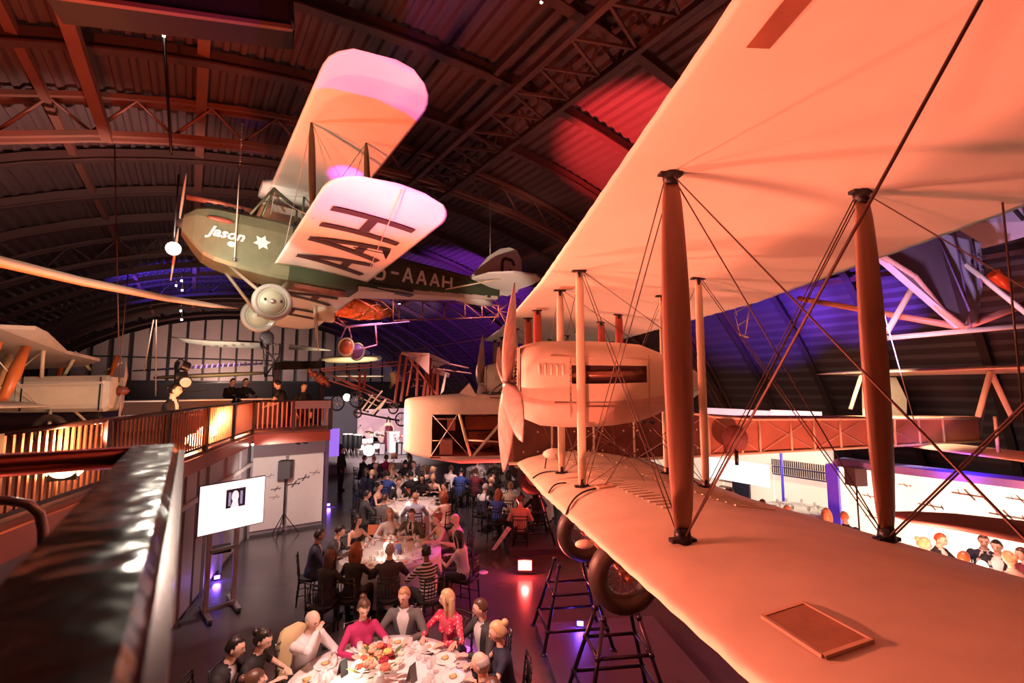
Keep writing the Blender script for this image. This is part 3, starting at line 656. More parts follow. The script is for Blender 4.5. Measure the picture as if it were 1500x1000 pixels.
# aft fuselage
ring = []; XA = [-.61, 0, 1, 2, 3, 4, 5, 6, 7, 8, 9, 10, 11.2]
for X in XA:
    w, z0, z1 = fsec(X); ring.append([V((X, 3.9+y, z)) for y, z in ((-w, z0), (-w, z1-.05), (-w*.9, z1), (w*.9, z1), (w, z1-.05), (w, z0))])
mb = MB()
mb.rings(ring, True, True, False); vb(mb, 'fuselage_body', mat('fuselage_fabric', (.48, .20, .12), .6, var=.3, scale=1.2))
for k in range(4):  # dark plates added where the fuselage side lies in shade
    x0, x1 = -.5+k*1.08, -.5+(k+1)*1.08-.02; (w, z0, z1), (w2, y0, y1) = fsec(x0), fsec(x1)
    vb(MB().poly([V((x0, 3.9-w-.012, z0+.03)), V((x1, 3.9-w2-.012, y0+.03)), V((x1, 3.9-w2-.012, y1-.06)), V((x0, 3.9-w-.012, z1-.06))], (0, -1, 0), .008), 'side_panel', mat('shade_dark_red', (.15, .045, .03), .5, var=.5, scale=3))
    for j in range(6): vb(MB().ball((x0+.2+.3*(j % 3), 3.9-w-.025, 2.25+.4*(j//3)), (.02, .01, .02), 8, 5), 'shade_plate_fastener', creamw)
for s in (-1, 1):
    for idx in (0, 1):
        pts = [];
        for X in XA:
            w, z0, z1 = fsec(X); pts.append((X, 3.9+s*(w+.02), z0 if idx == 0 else z1-.04))
        vb(MB().tube(pts, .032, 6), 'longeron', creamw)
for X in (.3, 1.2, 2.1, 3.0, 3.85, 4.65, 5.1, 5.9, 6.5, 7.2, 7.95, 8.7, 9.4, 10.1):
    w, z0, z1 = fsec(X)
    vb(MB().tube([(X, 3.88-w, z0), (X, 3.88-w, z1)], .026, 6), 'side_post', creamw)
xs = [.3, 2.1, 3.85, 5.1, 6.5, 7.95, 9.4]
for a, b in zip(xs, xs[1:]):
    w, z0, z1 = fsec(a); w2, y0, y1 = fsec(b)
    vb(MB().tube([(a, 3.87-w, z0), (b, 3.87-w2, y1)], .006, 5), 'side_wire', wirel); vb(MB().tube([(a, 3.87-w, z1), (b, 3.87-w2, y0)], .006, 5), 'side_wire', wirel)
vb(MB().lathe([(.001, 0), (.30, .01), (.30, .04), (.001, .05)], (4.35, 3.25, 2.45), (0, -1, 0), 20), 'fuselage_disc', mat('disc_dark', (.20, .06, .05), .6))
vb(MB().tube([(4.35, 3.2, 2.2), (4.35, 3.2, 1.9)], .04, 8), 'disc_post', blackm)
# tail: biplane tailplane with V struts and twin rudders
for z0, nm in ((3.95, 'upper_tailplane'), (2.12, 'lower_tailplane')):
    st = [(Y, 9.3+.25*(1-k), 11.3-.3*(1-k), z0, z0-.06, k) for Y, k in ((1.1, .5), (1.4, .9), (2.5, 1), (3.9, 1), (5.5, 1), (6.4, .9), (6.8, .5))]
    vb(wing(st, .03, .05, 8), nm, mat('tail_fabric', (.72, .46, .34), .5, var=.15))
for Y in (2.3, 5.5):
    for dx in (-.42, .42): vb(MB().tube([(9.75, Y, 3.9), (9.75+dx, Y, 2.95)], [.055, .05], 8), 'tail_strut', creamw)
    vb(MB().tube([(9.75, Y, 2.95), (9.75, Y, 2.15)], .03, 8), 'tail_post', creamw)
for Y, h in ((1.75, 1.0), (6.0, .8)):
    vb(MB().poly([V((10.2, Y, 2.3)), V((11.6, Y, 2.25)), V((11.7, Y, 3.2)), V((11.4, Y, 3.85)), V((10.3, Y, 3.9))], (0, 1, 0), .05), 'rudder', mat('rudder_fabric', (.74, .52, .38), .5, var=.1))
wire((9.75, 2.3, 3.9), (11.0, 3.6, 2.3), r=.01)
# ---- undercarriage
def wheel(c, R, nm='wheel', cover=None, tyre=rubber, ax=(0, 1, 0), xf=VM, parent=big, w=.1, spokes=True):
    mb = MB().torus(c, R-w, w, ax, 32, 12, 0, 1.05); t = mb.xf(xf).build(nm, tyre, parent)
    c = V(c); A = V(ax).normalized()
    MB().lathe([(R-w*1.9, -.03), (R-w*1.7, -.04), (R-w*1.6, 0), (R-w*1.7, .04), (R-w*1.9, .03)], c, ax, 28).xf(xf).build('rim', oldred if not cover else cover, t)
    if cover: MB().lathe([(.001, -.075), (.08, -.07), (R-w*1.9, -.035), (R-w*1.9, .035), (.08, .07), (.001, .075)], c, ax, 28).xf(xf).build('wheel_disc', cover, t)
    MB().lathe([(.001, -.10), (.04, -.095), (.055, -.05), (.055, .05), (.04, .095), (.001, .10)], c, ax, 14).xf(xf).build('hub', oldred if not cover else steel, t)
    if spokes and not cover:
        u = A.orthogonal().normalized(); v2 = A.cross(u); first = None
        mb = MB()
        for k in range(28):
            a = 2*pi*k/28; d = u*cos(a)+v2*sin(a); b = a+.35*(-1)**k; d2 = u*cos(b)+v2*sin(b); s = .06*(1 if k % 2 else -1)
            MB().tube([c+A*s+d*.05, c+d2*(R-w*1.8)], .005, 4).xf(xf).build('spoke', oldred, t)
    return t
for Y, cv in ((-.3, None), (1.5, None), (6.3, mat('wheel_cover_pink', (.70, .40, .32), .5)), (8.0, mat('wheel_cover_pink', (.70, .40, .32), .5))):
    wheel((.46, Y, 1.16), .48, cover=cv, w=.125)
for Y in (.6, 7.15):
    vb(MB().tube([(.46, Y-1.1, 1.17), (.46, Y+1.1, 1.17)], .035, 8), 'axle', oldred)
    for dy in (-.55, .55):
        vb(MB().tube([(.46, Y+dy, 1.17), (-.02, Y+dy, 2.0)], [.05, .04], 8), 'gear_strut', creamw); vb(MB().tube([(.46, Y+dy, 1.17), (1.3, Y+dy, 2.0)], [.05, .04], 8), 'gear_strut', creamw)
    vb(MB().ball((.15, Y-.15, 1.32), (.14, .10, .06)), 'gear_fairing', creamw)
# small float tank on the wing
vb(MB().ball((.05, 1.9, 2.40), (.22, .14, .10)), 'gravity_tank', creamp); 
for dx in (-.1, .12): vb(MB().tube([(dx, 1.9, 2.35), (dx*1.4, 1.9, 2.1)], .012, 6), 'tank_leg', blackm)
# trestles and plinths
def trestle(Y, lab, X0=.35):
    c = VM((X0, Y, FZ+.14)); t = thing('trestle', lab, 'stand', c, 'pipe trestles under the big biplane')
    f = [(-.55, -.45), (.55, -.45), (.55, .45), (-.55, .45)]; top = [(-.22, -.15), (.22, -.15), (.22, .15), (-.22, .15)]
    L = lambda i, s: (X0+f[i][0]+(top[i][0]-f[i][0])*s, Y+f[i][1]+(top[i][1]-f[i][1])*s, FZ+.14+(.75-FZ-.14)*s)
    pm_ = mat('trestle_pipe', (.045, .03, .06), .3, .7)
    for i in range(4):
        vb(MB().tube([L(i, 0), L(i, 1)], .028, 8), 'leg', pm_, t); vb(MB().lathe([(.055, 0), (.05, .02), (.03, .03)], L(i, 0), (0, 0, 1), 10), 'foot', pm_, t)
        for s in (.24, .64): vb(MB().tube([L(i, s), L((i+1) % 4, s)], .024, 8), 'rung', pm_, t)
        for s in (.24, .64, .97): vb(MB().ball(L(i, s), .044, 8, 6), 'pipe_joint', pm_, t)
    return t
trestle(-.3, 'black pipe trestle under the nearest spoked wheel'); trestle(1.45, 'black pipe trestle beside the violet floor lamp', .2); trestle(6.2, 'black pipe trestle under the pink-covered wheel')
for Y, lab in ((.2, 'low grey plinth under the two near trestles'), (6.2, 'low dark plinth under the far trestle')):
    p = vb(MB().box((.75, Y+.3, FZ+.07), (2.1, 2.9 if Y < 1 else 2.0, .14)), 'plinth', mat('plinth_grey', (.08, .06, .085), .5, var=.15), None); tag(p, lab, 'plinth')
s_ = vb(MB().poly([V((-.75, 5.6, -.45)), V((-.35, 5.6, .1)), V((-.25, 5.6, .04)), V((-.66, 5.6, -.46))], (0, .3, 0), .06), 'caption_board', whitem, None); tag(s_, 'slanting white caption board on the far plinth edge', 'sign')
for k in range(3): text_mb('III'[:k+1], .07, lambda q: V((-.62+k*.13, 5.59, -.34+k*.16))+V((q.x*.7, 0, q.y)), .004).xf(VM).build('caption_text', blackm, s_)
# ------------------------------------------------------------ small biplane with green fuselage
MR = Matrix(((0.8037098306, -0.5947000622, 0.0195536237), (0.5920319926, 0.8025299857, 0.0737817167), (-0.0595703609, -0.0477227202, 0.9970827017)))
def MM(q):
    q = MR @ V(q)+V((-5.939, 8.123, 2.857)); return UV(q.x, q.y, EYE+q.z)
moth = thing('biplane', 'small hanging biplane with dark green fuselage and pink-lit lettered wings', 'aircraft', MM((2, 0, -1)))
def mo(mb, name, m, parent=moth): return mb.xf(MM).build(name, m, parent)
def msec(X):     # half width, bottom, top
    T_ = [(0, .16, -.12, .20), (.12, .24, -.28, .36), (.4, .32, -.58, .47), (.9, .38, -.68, .48), (1.5, .40, -.74, .50), (3.0, .40, -.72, .42), (3.6, .36, -.62, .34), (5.4, .22, -.38, .30), (6.8, .07, -.18, .27), (7.0, .03, -.1, .22)]
    for a, b in zip(T_, T_[1:]):
        if a[0] <= X <= b[0]:
            t = (X-a[0])/(b[0]-a[0]); return [a[i]+(b[i]-a[i])*t for i in (1, 2, 3)]
    return T_[-1][1:]
def fus(x0, x1, n, m, nm, lo=0.0):
    rs = []
    for i in range(n+1):
        X = x0+(x1-x0)*i/n; w, z0, z1 = msec(X); h = z1-z0; b = z0
        pts = [(-w*.9, b), (-w, b+.06*h), (-w, b+.72*h), (-w*.8, b+.9*h), (-w*.3, z1), (w*.3, z1), (w*.8, b+.9*h), (w, b+.72*h), (w, b+.06*h), (w*.9, b)]
        rs.append([V((X, y, z)) for y, z in pts])
    return mo(MB().rings(rs, smooth=False), nm, m)
fus(0, 1.75, 10, olivec, 'engine_cowling'); fus(1.75, 6.95, 14, olive, 'fuselage')
mb = MB(); 
for i in range(9):
    X0, X1 = 3.1+i*.42, 3.1+(i+1)*.42; w, z0, z1 = msec(X0); w2, y0, y1 = msec(min(X1, 6.9)); mb.add([(X0, -w*1.01, z0-.015), (X0, w*1.01, z0-.015), (X1, w2*1.01, y0-.015), (X1, -w2*1.01, y0-.015), (X0, -w*1.01, z0+.09), (X1, -w2*1.01, y0+.07)], [(0, 1, 2, 3), (0, 3, 5, 4)])
mo(mb, 'belly_fabric', mat('belly_silver', (.62, .50, .44), .5))
for s in (0, 1): mo(MB().box((3.7, -.3, -.58-.0+s*.1), (1.3, .2, .02)), 'exhaust_slot', blackm)
# letters on the fuselage side
def fside(X, zf):
    w, z0, z1 = msec(X); return V((X, -w-.012, z0+(z1-z0)*zf))
mb_l = 'G-AAAH'; xs = [3.42, 3.78, 4.10, 4.45, 4.80, 5.15]
for ch, x0 in zip(mb_l, xs):
    wd = .23; x = x0
    mo(strokes(MB(), ch, lambda s, t: fside(x+s*wd, .28+t*.40), .055, V((0, .012, 0))), 'registration_letter', lettw)
sgn = lambda q: V((q[0], -.412, q[1]))
mo(text_mb('Jason', .25, lambda q: V((.66+q.x*1.05, -.405, -.10+q.y)), .006, shear=.35, offset=.008), 'name_lettering', lettw)
star = [V((1.24+.15*(1 if k % 2 == 0 else .55)*cos(pi*k/6+.26), -.405, -.12+.15*(1 if k % 2 == 0 else .55)*sin(pi*k/6+.26))) for k in range(12)]
mo(MB().poly(star, (0, -1, 0), .01), 'star_emblem', lettw)
mo(MB().poly([V((.76+.07*cos(k), -.395, -.27+.05*sin(k))) for k in [i*pi/5 for i in range(10)]], (0, -1, 0), .012), 'round_emblem', lettw)
mo(MB().ball((.55, -.36, .16), (.22, .03, .05)), 'red_vent', oldred)
# engine top exhaust
mo(MB().tube([(.0, -.12, .52), (.5, -.12, .56), (1.1, -.1, .56)], .05, 10), 'exhaust_pipe', oldred)
for k in range(4): mo(MB().box((.35+k*.17, -.05, .50), (.10, .2, .16)), 'cylinder_head', darkm)
mo(MB().lathe([(.001, -.08), (.07, -.04), (.10, .04)], (-.04, 0, .05), (1, 0, 0), 14), 'propeller_hub', steel)
for s in (-1, 1):
    rs = []
    for i in range(9):
        t = i/8; r = .05+t*.95; c = V((-.05, -sin(.10)*r*s, cos(.10)*r*s)); wdt = .03+.05*sin(pi*min(1, t+.05)); rs.append([c+V((.3*sin(a)*wdt, cos(a)*wdt*.5, 0)) for a in [j*pi/5 for j in range(10)]])
    mo(MB().rings(rs), 'propeller_blade', mat('prop_pale', (.72, .66, .58), .4))
# wings
def mwing(y0, y1, lower):
    sg = -1 if y1 < y0 else 1; n = 30; st = []
    for i in range(n+1):
        y = y0+(y1-y0)*i/n; a = abs(y); L = abs(y1); k = 0 if L-a > .75 else (.75-(L-a))/.75
        le = (1.48 if lower else 1.27)+.75*(1-sqrt(max(0, 1-k**2.6))); te = (3.28 if lower else 2.76)+(.0)-.42*(1-sqrt(max(0, 1-k**2)))*1.5
        if lower: te -= .05*a*0
        z = (-.50 if lower else 1.03)+.05*a; st.append((y, le, max(te, le+.25), z+.012*((i % 2) * .5), z-.015, max(.25, 1-k)))
    if sg > 0: pass
    return wing(st, .045, .05, 9)
mo(mwing(-.38, -4.42, True), 'lower_wing', silver); mo(mwing(.38, 4.42, True).xf(lambda q: V((q.x+.05, q.y, q.z-.105*(abs(q.y)-.0)-.10))), 'lower_wing', silver)
mo(mwing(0, -4.68, False), 'upper_wing', silver); mo(mwing(0, 4.68, False), 'upper_wing', silver)
def under(X, Y, d=.02):
    if Y > 0: d += .105*Y+.10
    t = (X-1.48)/1.8; c = .045*4*t*(1-t)**1.2*1.1; th = .05*2.6*(sqrt(max(0, t))*(1-t)**.9)*.62
    return V((X, Y, -.50+.05*abs(Y)-.015*t+(c*.75-th*.35)*1.8-d))
for ch, yc, sgY in (('H', -2.93, -1), ('A', -1.98, -1), ('A', -1.10, -1), ('A', 1.1, 1), ('H', 2.6, 1)):
    wd = .62
    fn = lambda s, t: under(3.02-t*1.28, yc-(s-.5)*wd)
    mb = MB()
    for pl in STK[ch]:
        for (a, b) in zip(pl, pl[1:]):
            for i in range(6):
                p = (a[0]+(b[0]-a[0])*i/6, a[1]+(b[1]-a[1])*i/6); q = (a[0]+(b[0]-a[0])*(i+1)/6, a[1]+(b[1]-a[1])*(i+1)/6); mb.bar(fn(*p), fn(*q), .155, .006)
    mo(mb, 'wing_letter', lettd)
for yy in (-2.75, 2.75):
    for X, dz in ((1.45, 0), (2.31, 0)):
        X0 = X+.15; rs = []
        for i in range(9):
            s = i/8; c = V((X0+(X-X0)*s, yy, -.36+(1.17+.36)*s)); k = .35+.65*sin(pi*s)**.5; rs.append([c+V((.055*k*cos(a), .024*k*sin(a), 0)) for a in [j*pi/5 for j in range(10)]])
        mo(MB().rings(rs), 'interplane_strut', mat('strut_green', (.10, .11, .06), .35))
    for a, b in (((1.45, yy, 1.17), (1.6, .4*(1 if yy > 0 else -1), -.45)), ((1.6, yy, -.36), (1.4, 0, 1.03)), ((2.31, yy, 1.17), (2.4, .4*(1 if yy > 0 else -1), -.45)), ((1.45, yy, 1.17), (2.46, yy, -.36)), ((2.31, yy, 1.17), (1.6, yy, -.36))):
        mo(MB().tube([a, b], .006, 4), 'bracing_wire', wirel)
for a, b in (((1.2, -.35, .42), (1.35, -.35, 1.05)), ((1.0, -.35, .40), (1.35, -.35, 1.05)), ((1.9, -.35, .42), (1.9, -.3, 1.05)), ((1.2, .35, .42), (1.35, .35, 1.05)), ((1.9, .35, .42), (1.9, .3, 1.05)), ((1.35, -.35, 1.0), (1.9, .3, 1.0))):
    mo(MB().tube([a, b], .022, 8), 'cabane_strut', mat('strut_green', (.10, .11, .06), .35))
mo(MB().rings([[V((X, y, z)) for y, z in ((-.45*k, 1.05), (-.4*k, 1.2), (.4*k, 1.2), (.45*k, 1.05))] for X, k in ((1.15, .6), (1.3, 1), (2.3, 1), (2.5, .6))]), 'fuel_tank', silver)
mo(MB().bar((2.4, -2.2, -.46), (2.95, -2.35, -.50), .012), 'aileron_rod', darkm); mo(MB().bar((2.98, -1.4, -.48), (2.35, -4.35, -.33), .012, .01), 'aileron_gap', wirel); mo(MB().poly([V((2.85, -2.35, -.44)), V((3.0, -2.35, -.44)), V((2.93, -2.35, -.60))], (0, 1, 0), .02), 'aileron_horn', blackm)
# tail
fin = [(6.05, .30), (6.3, .62), (6.55, .95), (6.95, 1.27), (7.25, 1.38), (7.5, 1.36), (7.66, 1.15), (7.70, .8), (7.68, .45), (7.55, .15), (7.25, 0), (6.85, -.02), (6.8, .25)]
mo(MB().poly([V((x, -.025, z)) for x, z in fin], (0, 1, 0), .05), 'fin', silver)
mo(strokes(MB(), 'G', lambda s, t: V((7.02+s*.40, -.033, .40+t*.62)), .085, V((0, .012, 0))), 'fin_letter', lettd)
tp = [(5.85, -.4), (5.95, -1.0), (6.35, -1.45), (6.9, -1.62), (7.2, -1.45), (7.3, -1.0), (7.3, -.3), (6.8, 0)]
for s in (1, -1): mo(MB().poly([V((x, y*s, .1)) for x, y in tp], (0, 0, 1), .05), 'tailplane', silver)
mo(MB().tube([(6.75, -1.35, .14), (6.7, -.1, .16)], .014, 6), 'tail_hinge', wirel); mo(MB().tube([(5.2, -.2, -.25), (6.4, -.9, .1)], .018, 6), 'tail_strut', creamw)
mo(MB().tube([(6.75, 0, -.1), (6.78, 0, .35)], .012, 6), 'rudder_post', wirel); mo(MB().tube([(6.7, 0, -.1), (7.05, 0, -.35)], .014, 6), 'tail_skid', oldred)
mo(MB().rings([[V((X, y*k, z)) for y, z in ((-.10, -.26), (0, -.36-.06*k), (.10, -.26), (0, -.22))] for X, k in ((5.4, .3), (5.9, 1), (6.4, .9), (6.75, .2))]), 'rear_fairing', silver)
# undercarriage
covm = mat('wheel_cover_green', (.36, .36, .27), .4)
for y in (-.75, .75):
    t = wheel((1.47, y, -1.30), .34, xf=MM, parent=moth, cover=covm, tyre=rubberg, w=.055)
    for s in (-1, 1): MB().ball((1.47+s*.13, y-.075*(1 if y < 0 else -1), -1.28), (.025, .015, .025), 8, 6).xf(MM).build('valve_hole', blackm, t)
    MB().torus((1.47, y-.035, -1.30), .225, .012, (0, 1, 0)).xf(MM).build('disc_ring', covm, t)
    mo(MB().tube([(1.47, y, -1.3), (.75, y*.35, -.62)], [.035, .03], 8), 'gear_leg', mat('leg_brown', (.30, .22, .15), .4)); mo(MB().tube([(1.47, y, -1.3), (1.75, y*.45, -.8)], [.05, .05], 8), 'gear_leg', covm)
mo(MB().tube([(1.47, -.75, -1.3), (1.47, .75, -1.3)], .028, 8), 'axle', oldred)
mo(MB().box((2.4, -.15, -.78), (1.0, .18, .08)), 'belly_fitting', oldred)
# chain hangers of the small biplane
def chain(a, b, lab, nm='hanging_chain', group='hanging lines of the small biplane', link=None):
    a = V(a); b = V(b); t = thing(nm, lab, 'chain', b, group); L = (a-b).length; d = (b-a).normalized()
    n = int(link/.07) if link else 0
    for k in range(n):
        c = a+d*(.035+k*.07); MB().torus(c, .022, .007, (1, 0, 0) if k % 2 else (0, 1, 0), 10, 5).build('link', steel, t)
    MB().tube([a+d*.07*n, b], .012, 6).build('cable', wirel, t); MB().ball(b, .035, 8, 6).build('shackle', steel, t)
q = MM((.83, -.42, -.55)); top = V((q.x, q.y, arcz(q.x, ZB))); top = P(343, 218, 9.2); chain(V((q.x, q.y, top.z)), q, 'chain and cable holding up the nose of the green biplane', link=.9)
q = MM((6.64, 0, .9)); top = P(716, 300, 12.4); chain(V((q.x, q.y, top.z)), q, 'chain and cable holding up the tail of the green biplane', link=.7)
# ------------------------------------------------------------ people
SKINS = [mat('skin_light', (.78, .48, .36), .5), mat('skin_tan', (.62, .36, .25), .5), mat('skin_brown', (.30, .15, .09), .5)]
HAIRM = {'black': mat('hair_black', (.015, .010, .010), .35), 'brown': mat('hair_brown', (.09, .04, .022), .4), 'red': mat('hair_auburn', (.30, .09, .035), .4),
 'blonde': mat('hair_blonde', (.62, .40, .20), .4), 'grey': mat('hair_grey', (.42, .38, .36), .5), 'fair': mat('hair_fair', (.45, .24, .12), .45)}
FAB = {k: mat('fabric_'+k, c, .75, var=.12, scale=12) for k, c in dict(black=(.014,.012,.014), navy=(.018,.02,.05), charcoal=(.05,.045,.05), grey=(.13,.115,.11), white=(.75,.70,.70), cream=(.70,.58,.45),
 magenta=(.45,.02,.12), pink=(.75,.10,.16), blue=(.03,.07,.32), maroon=(.14,.01,.03), paleblue=(.40,.45,.60), peach=(.75,.42,.34), olive=(.10,.09,.06), mint=(.3,.6,.4)).items()}
stripm = bpy.data.materials.new('fabric_striped'); stripm.use_nodes = True; _n = stripm.node_tree; _b = _n.nodes['Principled BSDF']
_t = _n.nodes.new('ShaderNodeTexCoord'); _w = _n.nodes.new('ShaderNodeTexWave'); _w.bands_direction = 'Z'; _w.inputs['Scale'].default_value = 6; _r = _n.nodes.new('ShaderNodeValToRGB'); _r.color_ramp.interpolation = 'CONSTANT'
_r.color_ramp.elements[0].color = (.02,.015,.015,1); _r.color_ramp.elements[1].position = .6; _r.color_ramp.elements[1].color = (.75,.7,.65,1)
_n.links.new(_t.outputs['Object'], _w.inputs[0]); _n.links.new(_w.outputs[0], _r.inputs[0]); _n.links.new(_r.outputs[0], _b.inputs['Base Color']); FAB['striped'] = stripm
patm = bpy.data.materials.new('fabric_patterned'); patm.use_nodes = True; _n = patm.node_tree; _b = _n.nodes['Principled BSDF']
_t = _n.nodes.new('ShaderNodeTexCoord'); _w = _n.nodes.new('ShaderNodeTexVoronoi'); _w.inputs['Scale'].default_value = 26; _r = _n.nodes.new('ShaderNodeValToRGB'); _r.color_ramp.interpolation = 'CONSTANT'
_r.color_ramp.elements[0].color = (.85,.45,.35,1); _r.color_ramp.elements[1].position = .33; _r.color_ramp.elements[1].color = (.70,.03,.10,1)
_n.links.new(_t.outputs['Object'], _w.inputs[0]); _n.links.new(_w.outputs[0], _r.inputs[0]); _n.links.new(_r.outputs[0], _b.inputs['Base Color']); FAB['patterned'] = patm
def ik(a, c, l1, l2, hint):
    a = V(a); c = V(c); d = c-a; L = min(d.length, (l1+l2)*.995); c = a+d.normalized()*L; x = (l1*l1-l2*l2+L*L)/(2*L); h = sqrt(max(l1*l1-x*x, 0)); d.normalize()
    n = V(hint)-d*V(hint).dot(d); n.normalize(); return a+d*x+n*h, c
def head_mb(c, R, fem):
    """head centred on c, looking along local +X"""
    mb = MB(); n, m = 24, 18; rs = []
    for i in range(m+1):
        t = pi*i/m; ring = []
        for k in range(n):
            p = 2*pi*k/n; d = V((sin(t)*cos(p), sin(t)*sin(p), cos(t))); x, y, z = d.x*.098, d.y*.074, d.z*.118
            if d.z < 0: f = 1+d.z*.28*(1 if d.x > -.2 else .9); y *= f; x *= 1+d.z*.10
            if d.x > .3:
                yy = abs(d.y)
                x += .018*math.exp(-(yy/.16)**2)*math.exp(-((d.z+.10)/.20)**2)+.010*math.exp(-(yy/.11)**2)*math.exp(-((d.z+.22)/.09)**2)
                x -= .010*math.exp(-((yy-.38)/.15)**2)*math.exp(-((d.z-.08)/.11)**2); x += .006*math.exp(-((d.z-.28)/.1)**2)
                x += .006*math.exp(-(yy/.25)**2)*math.exp(-((d.z+.48)/.08)**2)+.012*math.exp(-(yy/.3)**2)*math.exp(-((d.z+.85)/.16)**2)
            ring.append(c+R @ V((x, y, z)))
        rs.append(ring)
    mb.rings(rs, True, False)
    for s in (-1, 1):
        mb.ball(c+R @ V((-.008, s*.076, -.008)), (.020, .009, .032), 8, 6, 0, R); mb.ball(c+R @ V((.083, s*.031, .008)), (.008, .010, .006), 8, 6, 1, R)
        mb.bar(c+R @ V((.095, s*.015, .030)), c+R @ V((.085, s*.048, .030)), .006, .006, mi=1)
    mb.ball(c+R @ V((.094, 0, -.055)), (.008, .024, .007), 8, 6, 2, R)
    return mb
def hair_mb(c, R, style):
    if style == 'bald': return None
    mb = MB(); n, m = 26, 16; rs = []; big_ = {'curly': .030, 'bun': .012, 'long': .014, 'short': .009, 'fringe': .006, 'updo': .014}[style]
    zl = {'short': -.30, 'fringe': -.35, 'curly': -.6, 'bun': -.45, 'long': -.5, 'updo': -.45}[style]
    for i in range(m+1):
        t = pi*i/m; ring = []
        for k in range(n):
            p = 2*pi*k/n; d = V((sin(t)*cos(p), sin(t)*sin(p), cos(t)))
            hl = -2 if d.x < -.05 else (.62 if d.x > .45 else .62*(d.x+.05)/.5*1.0-.25*(1-(d.x+.05)/.5))
            out = d.z > max(zl, hl if d.x > -.05 else zl)
            if style == 'fringe': out = out and d.z < .45 and d.x < .3
            g = big_*(1+(.5*sin(p*9+t*7)*sin(t*11) if style == 'curly' else .12*sin(p*7))) if out else -.014
            ring.append(c+R @ V((d.x*(.100+g)-.003, d.y*(.077+g), d.z*(.120+g))))
        rs.append(ring)
    mb.rings(rs, True, False)
    if style in ('long', 'curly'):
        L = .34 if style == 'long' else .27; rs = []
        for i in range(9):
            s = i/8; z = .03-L*s; a = .085+.02*sin(pi*s)+(.03 if style == 'curly' else 0); rr = []
            for k in range(18):
                p = 2*pi*k/18; wv = 1+(.10*sin(p*5+s*14) if style == 'curly' else .04*sin(p*6))
                rr.append(c+R @ V((-.045-.02*s+cos(p)*.055*wv*(1.1-.5*s*s), 0, 0))+R @ V((0, sin(p)*a*wv*(1-.35*s*s), 0))+(R @ V((0, 0, z)) if s < .3 else R @ V((0, 0, .03-L*.3))+V((0, 0, -(s-.3)*L))))
            rs.append(rr)
        mb.rings(rs)
        for sd in (-1, 1):
            mb.tube([c+R @ V((.045, sd*.066, .075)), c+R @ V((.040, sd*.088, 0)), c+R @ V((.035, sd*.085, -.10)), c+R @ V((.02, sd*.08, -.16))+V((0, 0, -.04))], [.016, .022, .022, .012], 8)
    if style in ('bun', 'updo'): mb.ball(c+R @ V((-.115, 0, .035 if style == 'bun' else .07)), (.045, .048, .045), 10, 8)
    return mb
def torso_ring(s, fem, n=20):
    T_ = [(-.10,.10,.09), (-.06,.165,.125), (.04,.172,.13), (.17,.148,.108), (.30,.160,.112), (.40,.185,.112), (.455,.180,.098), (.495,.125,.078), (.53,.062,.060), (.60,.054,.056), (.66,.054,.058)]
    for a, b in zip(T_, T_[1:]):
        if a[0] <= s <= b[0]: t = (s-a[0])/(b[0]-a[0]); w, d = a[1]+(b[1]-a[1])*t, a[2]+(b[2]-a[2])*t; break
    if fem: w *= .88 if s > .2 else (.86 if .1 < s else 1.0); d *= .93
    return w, d
BC = {}
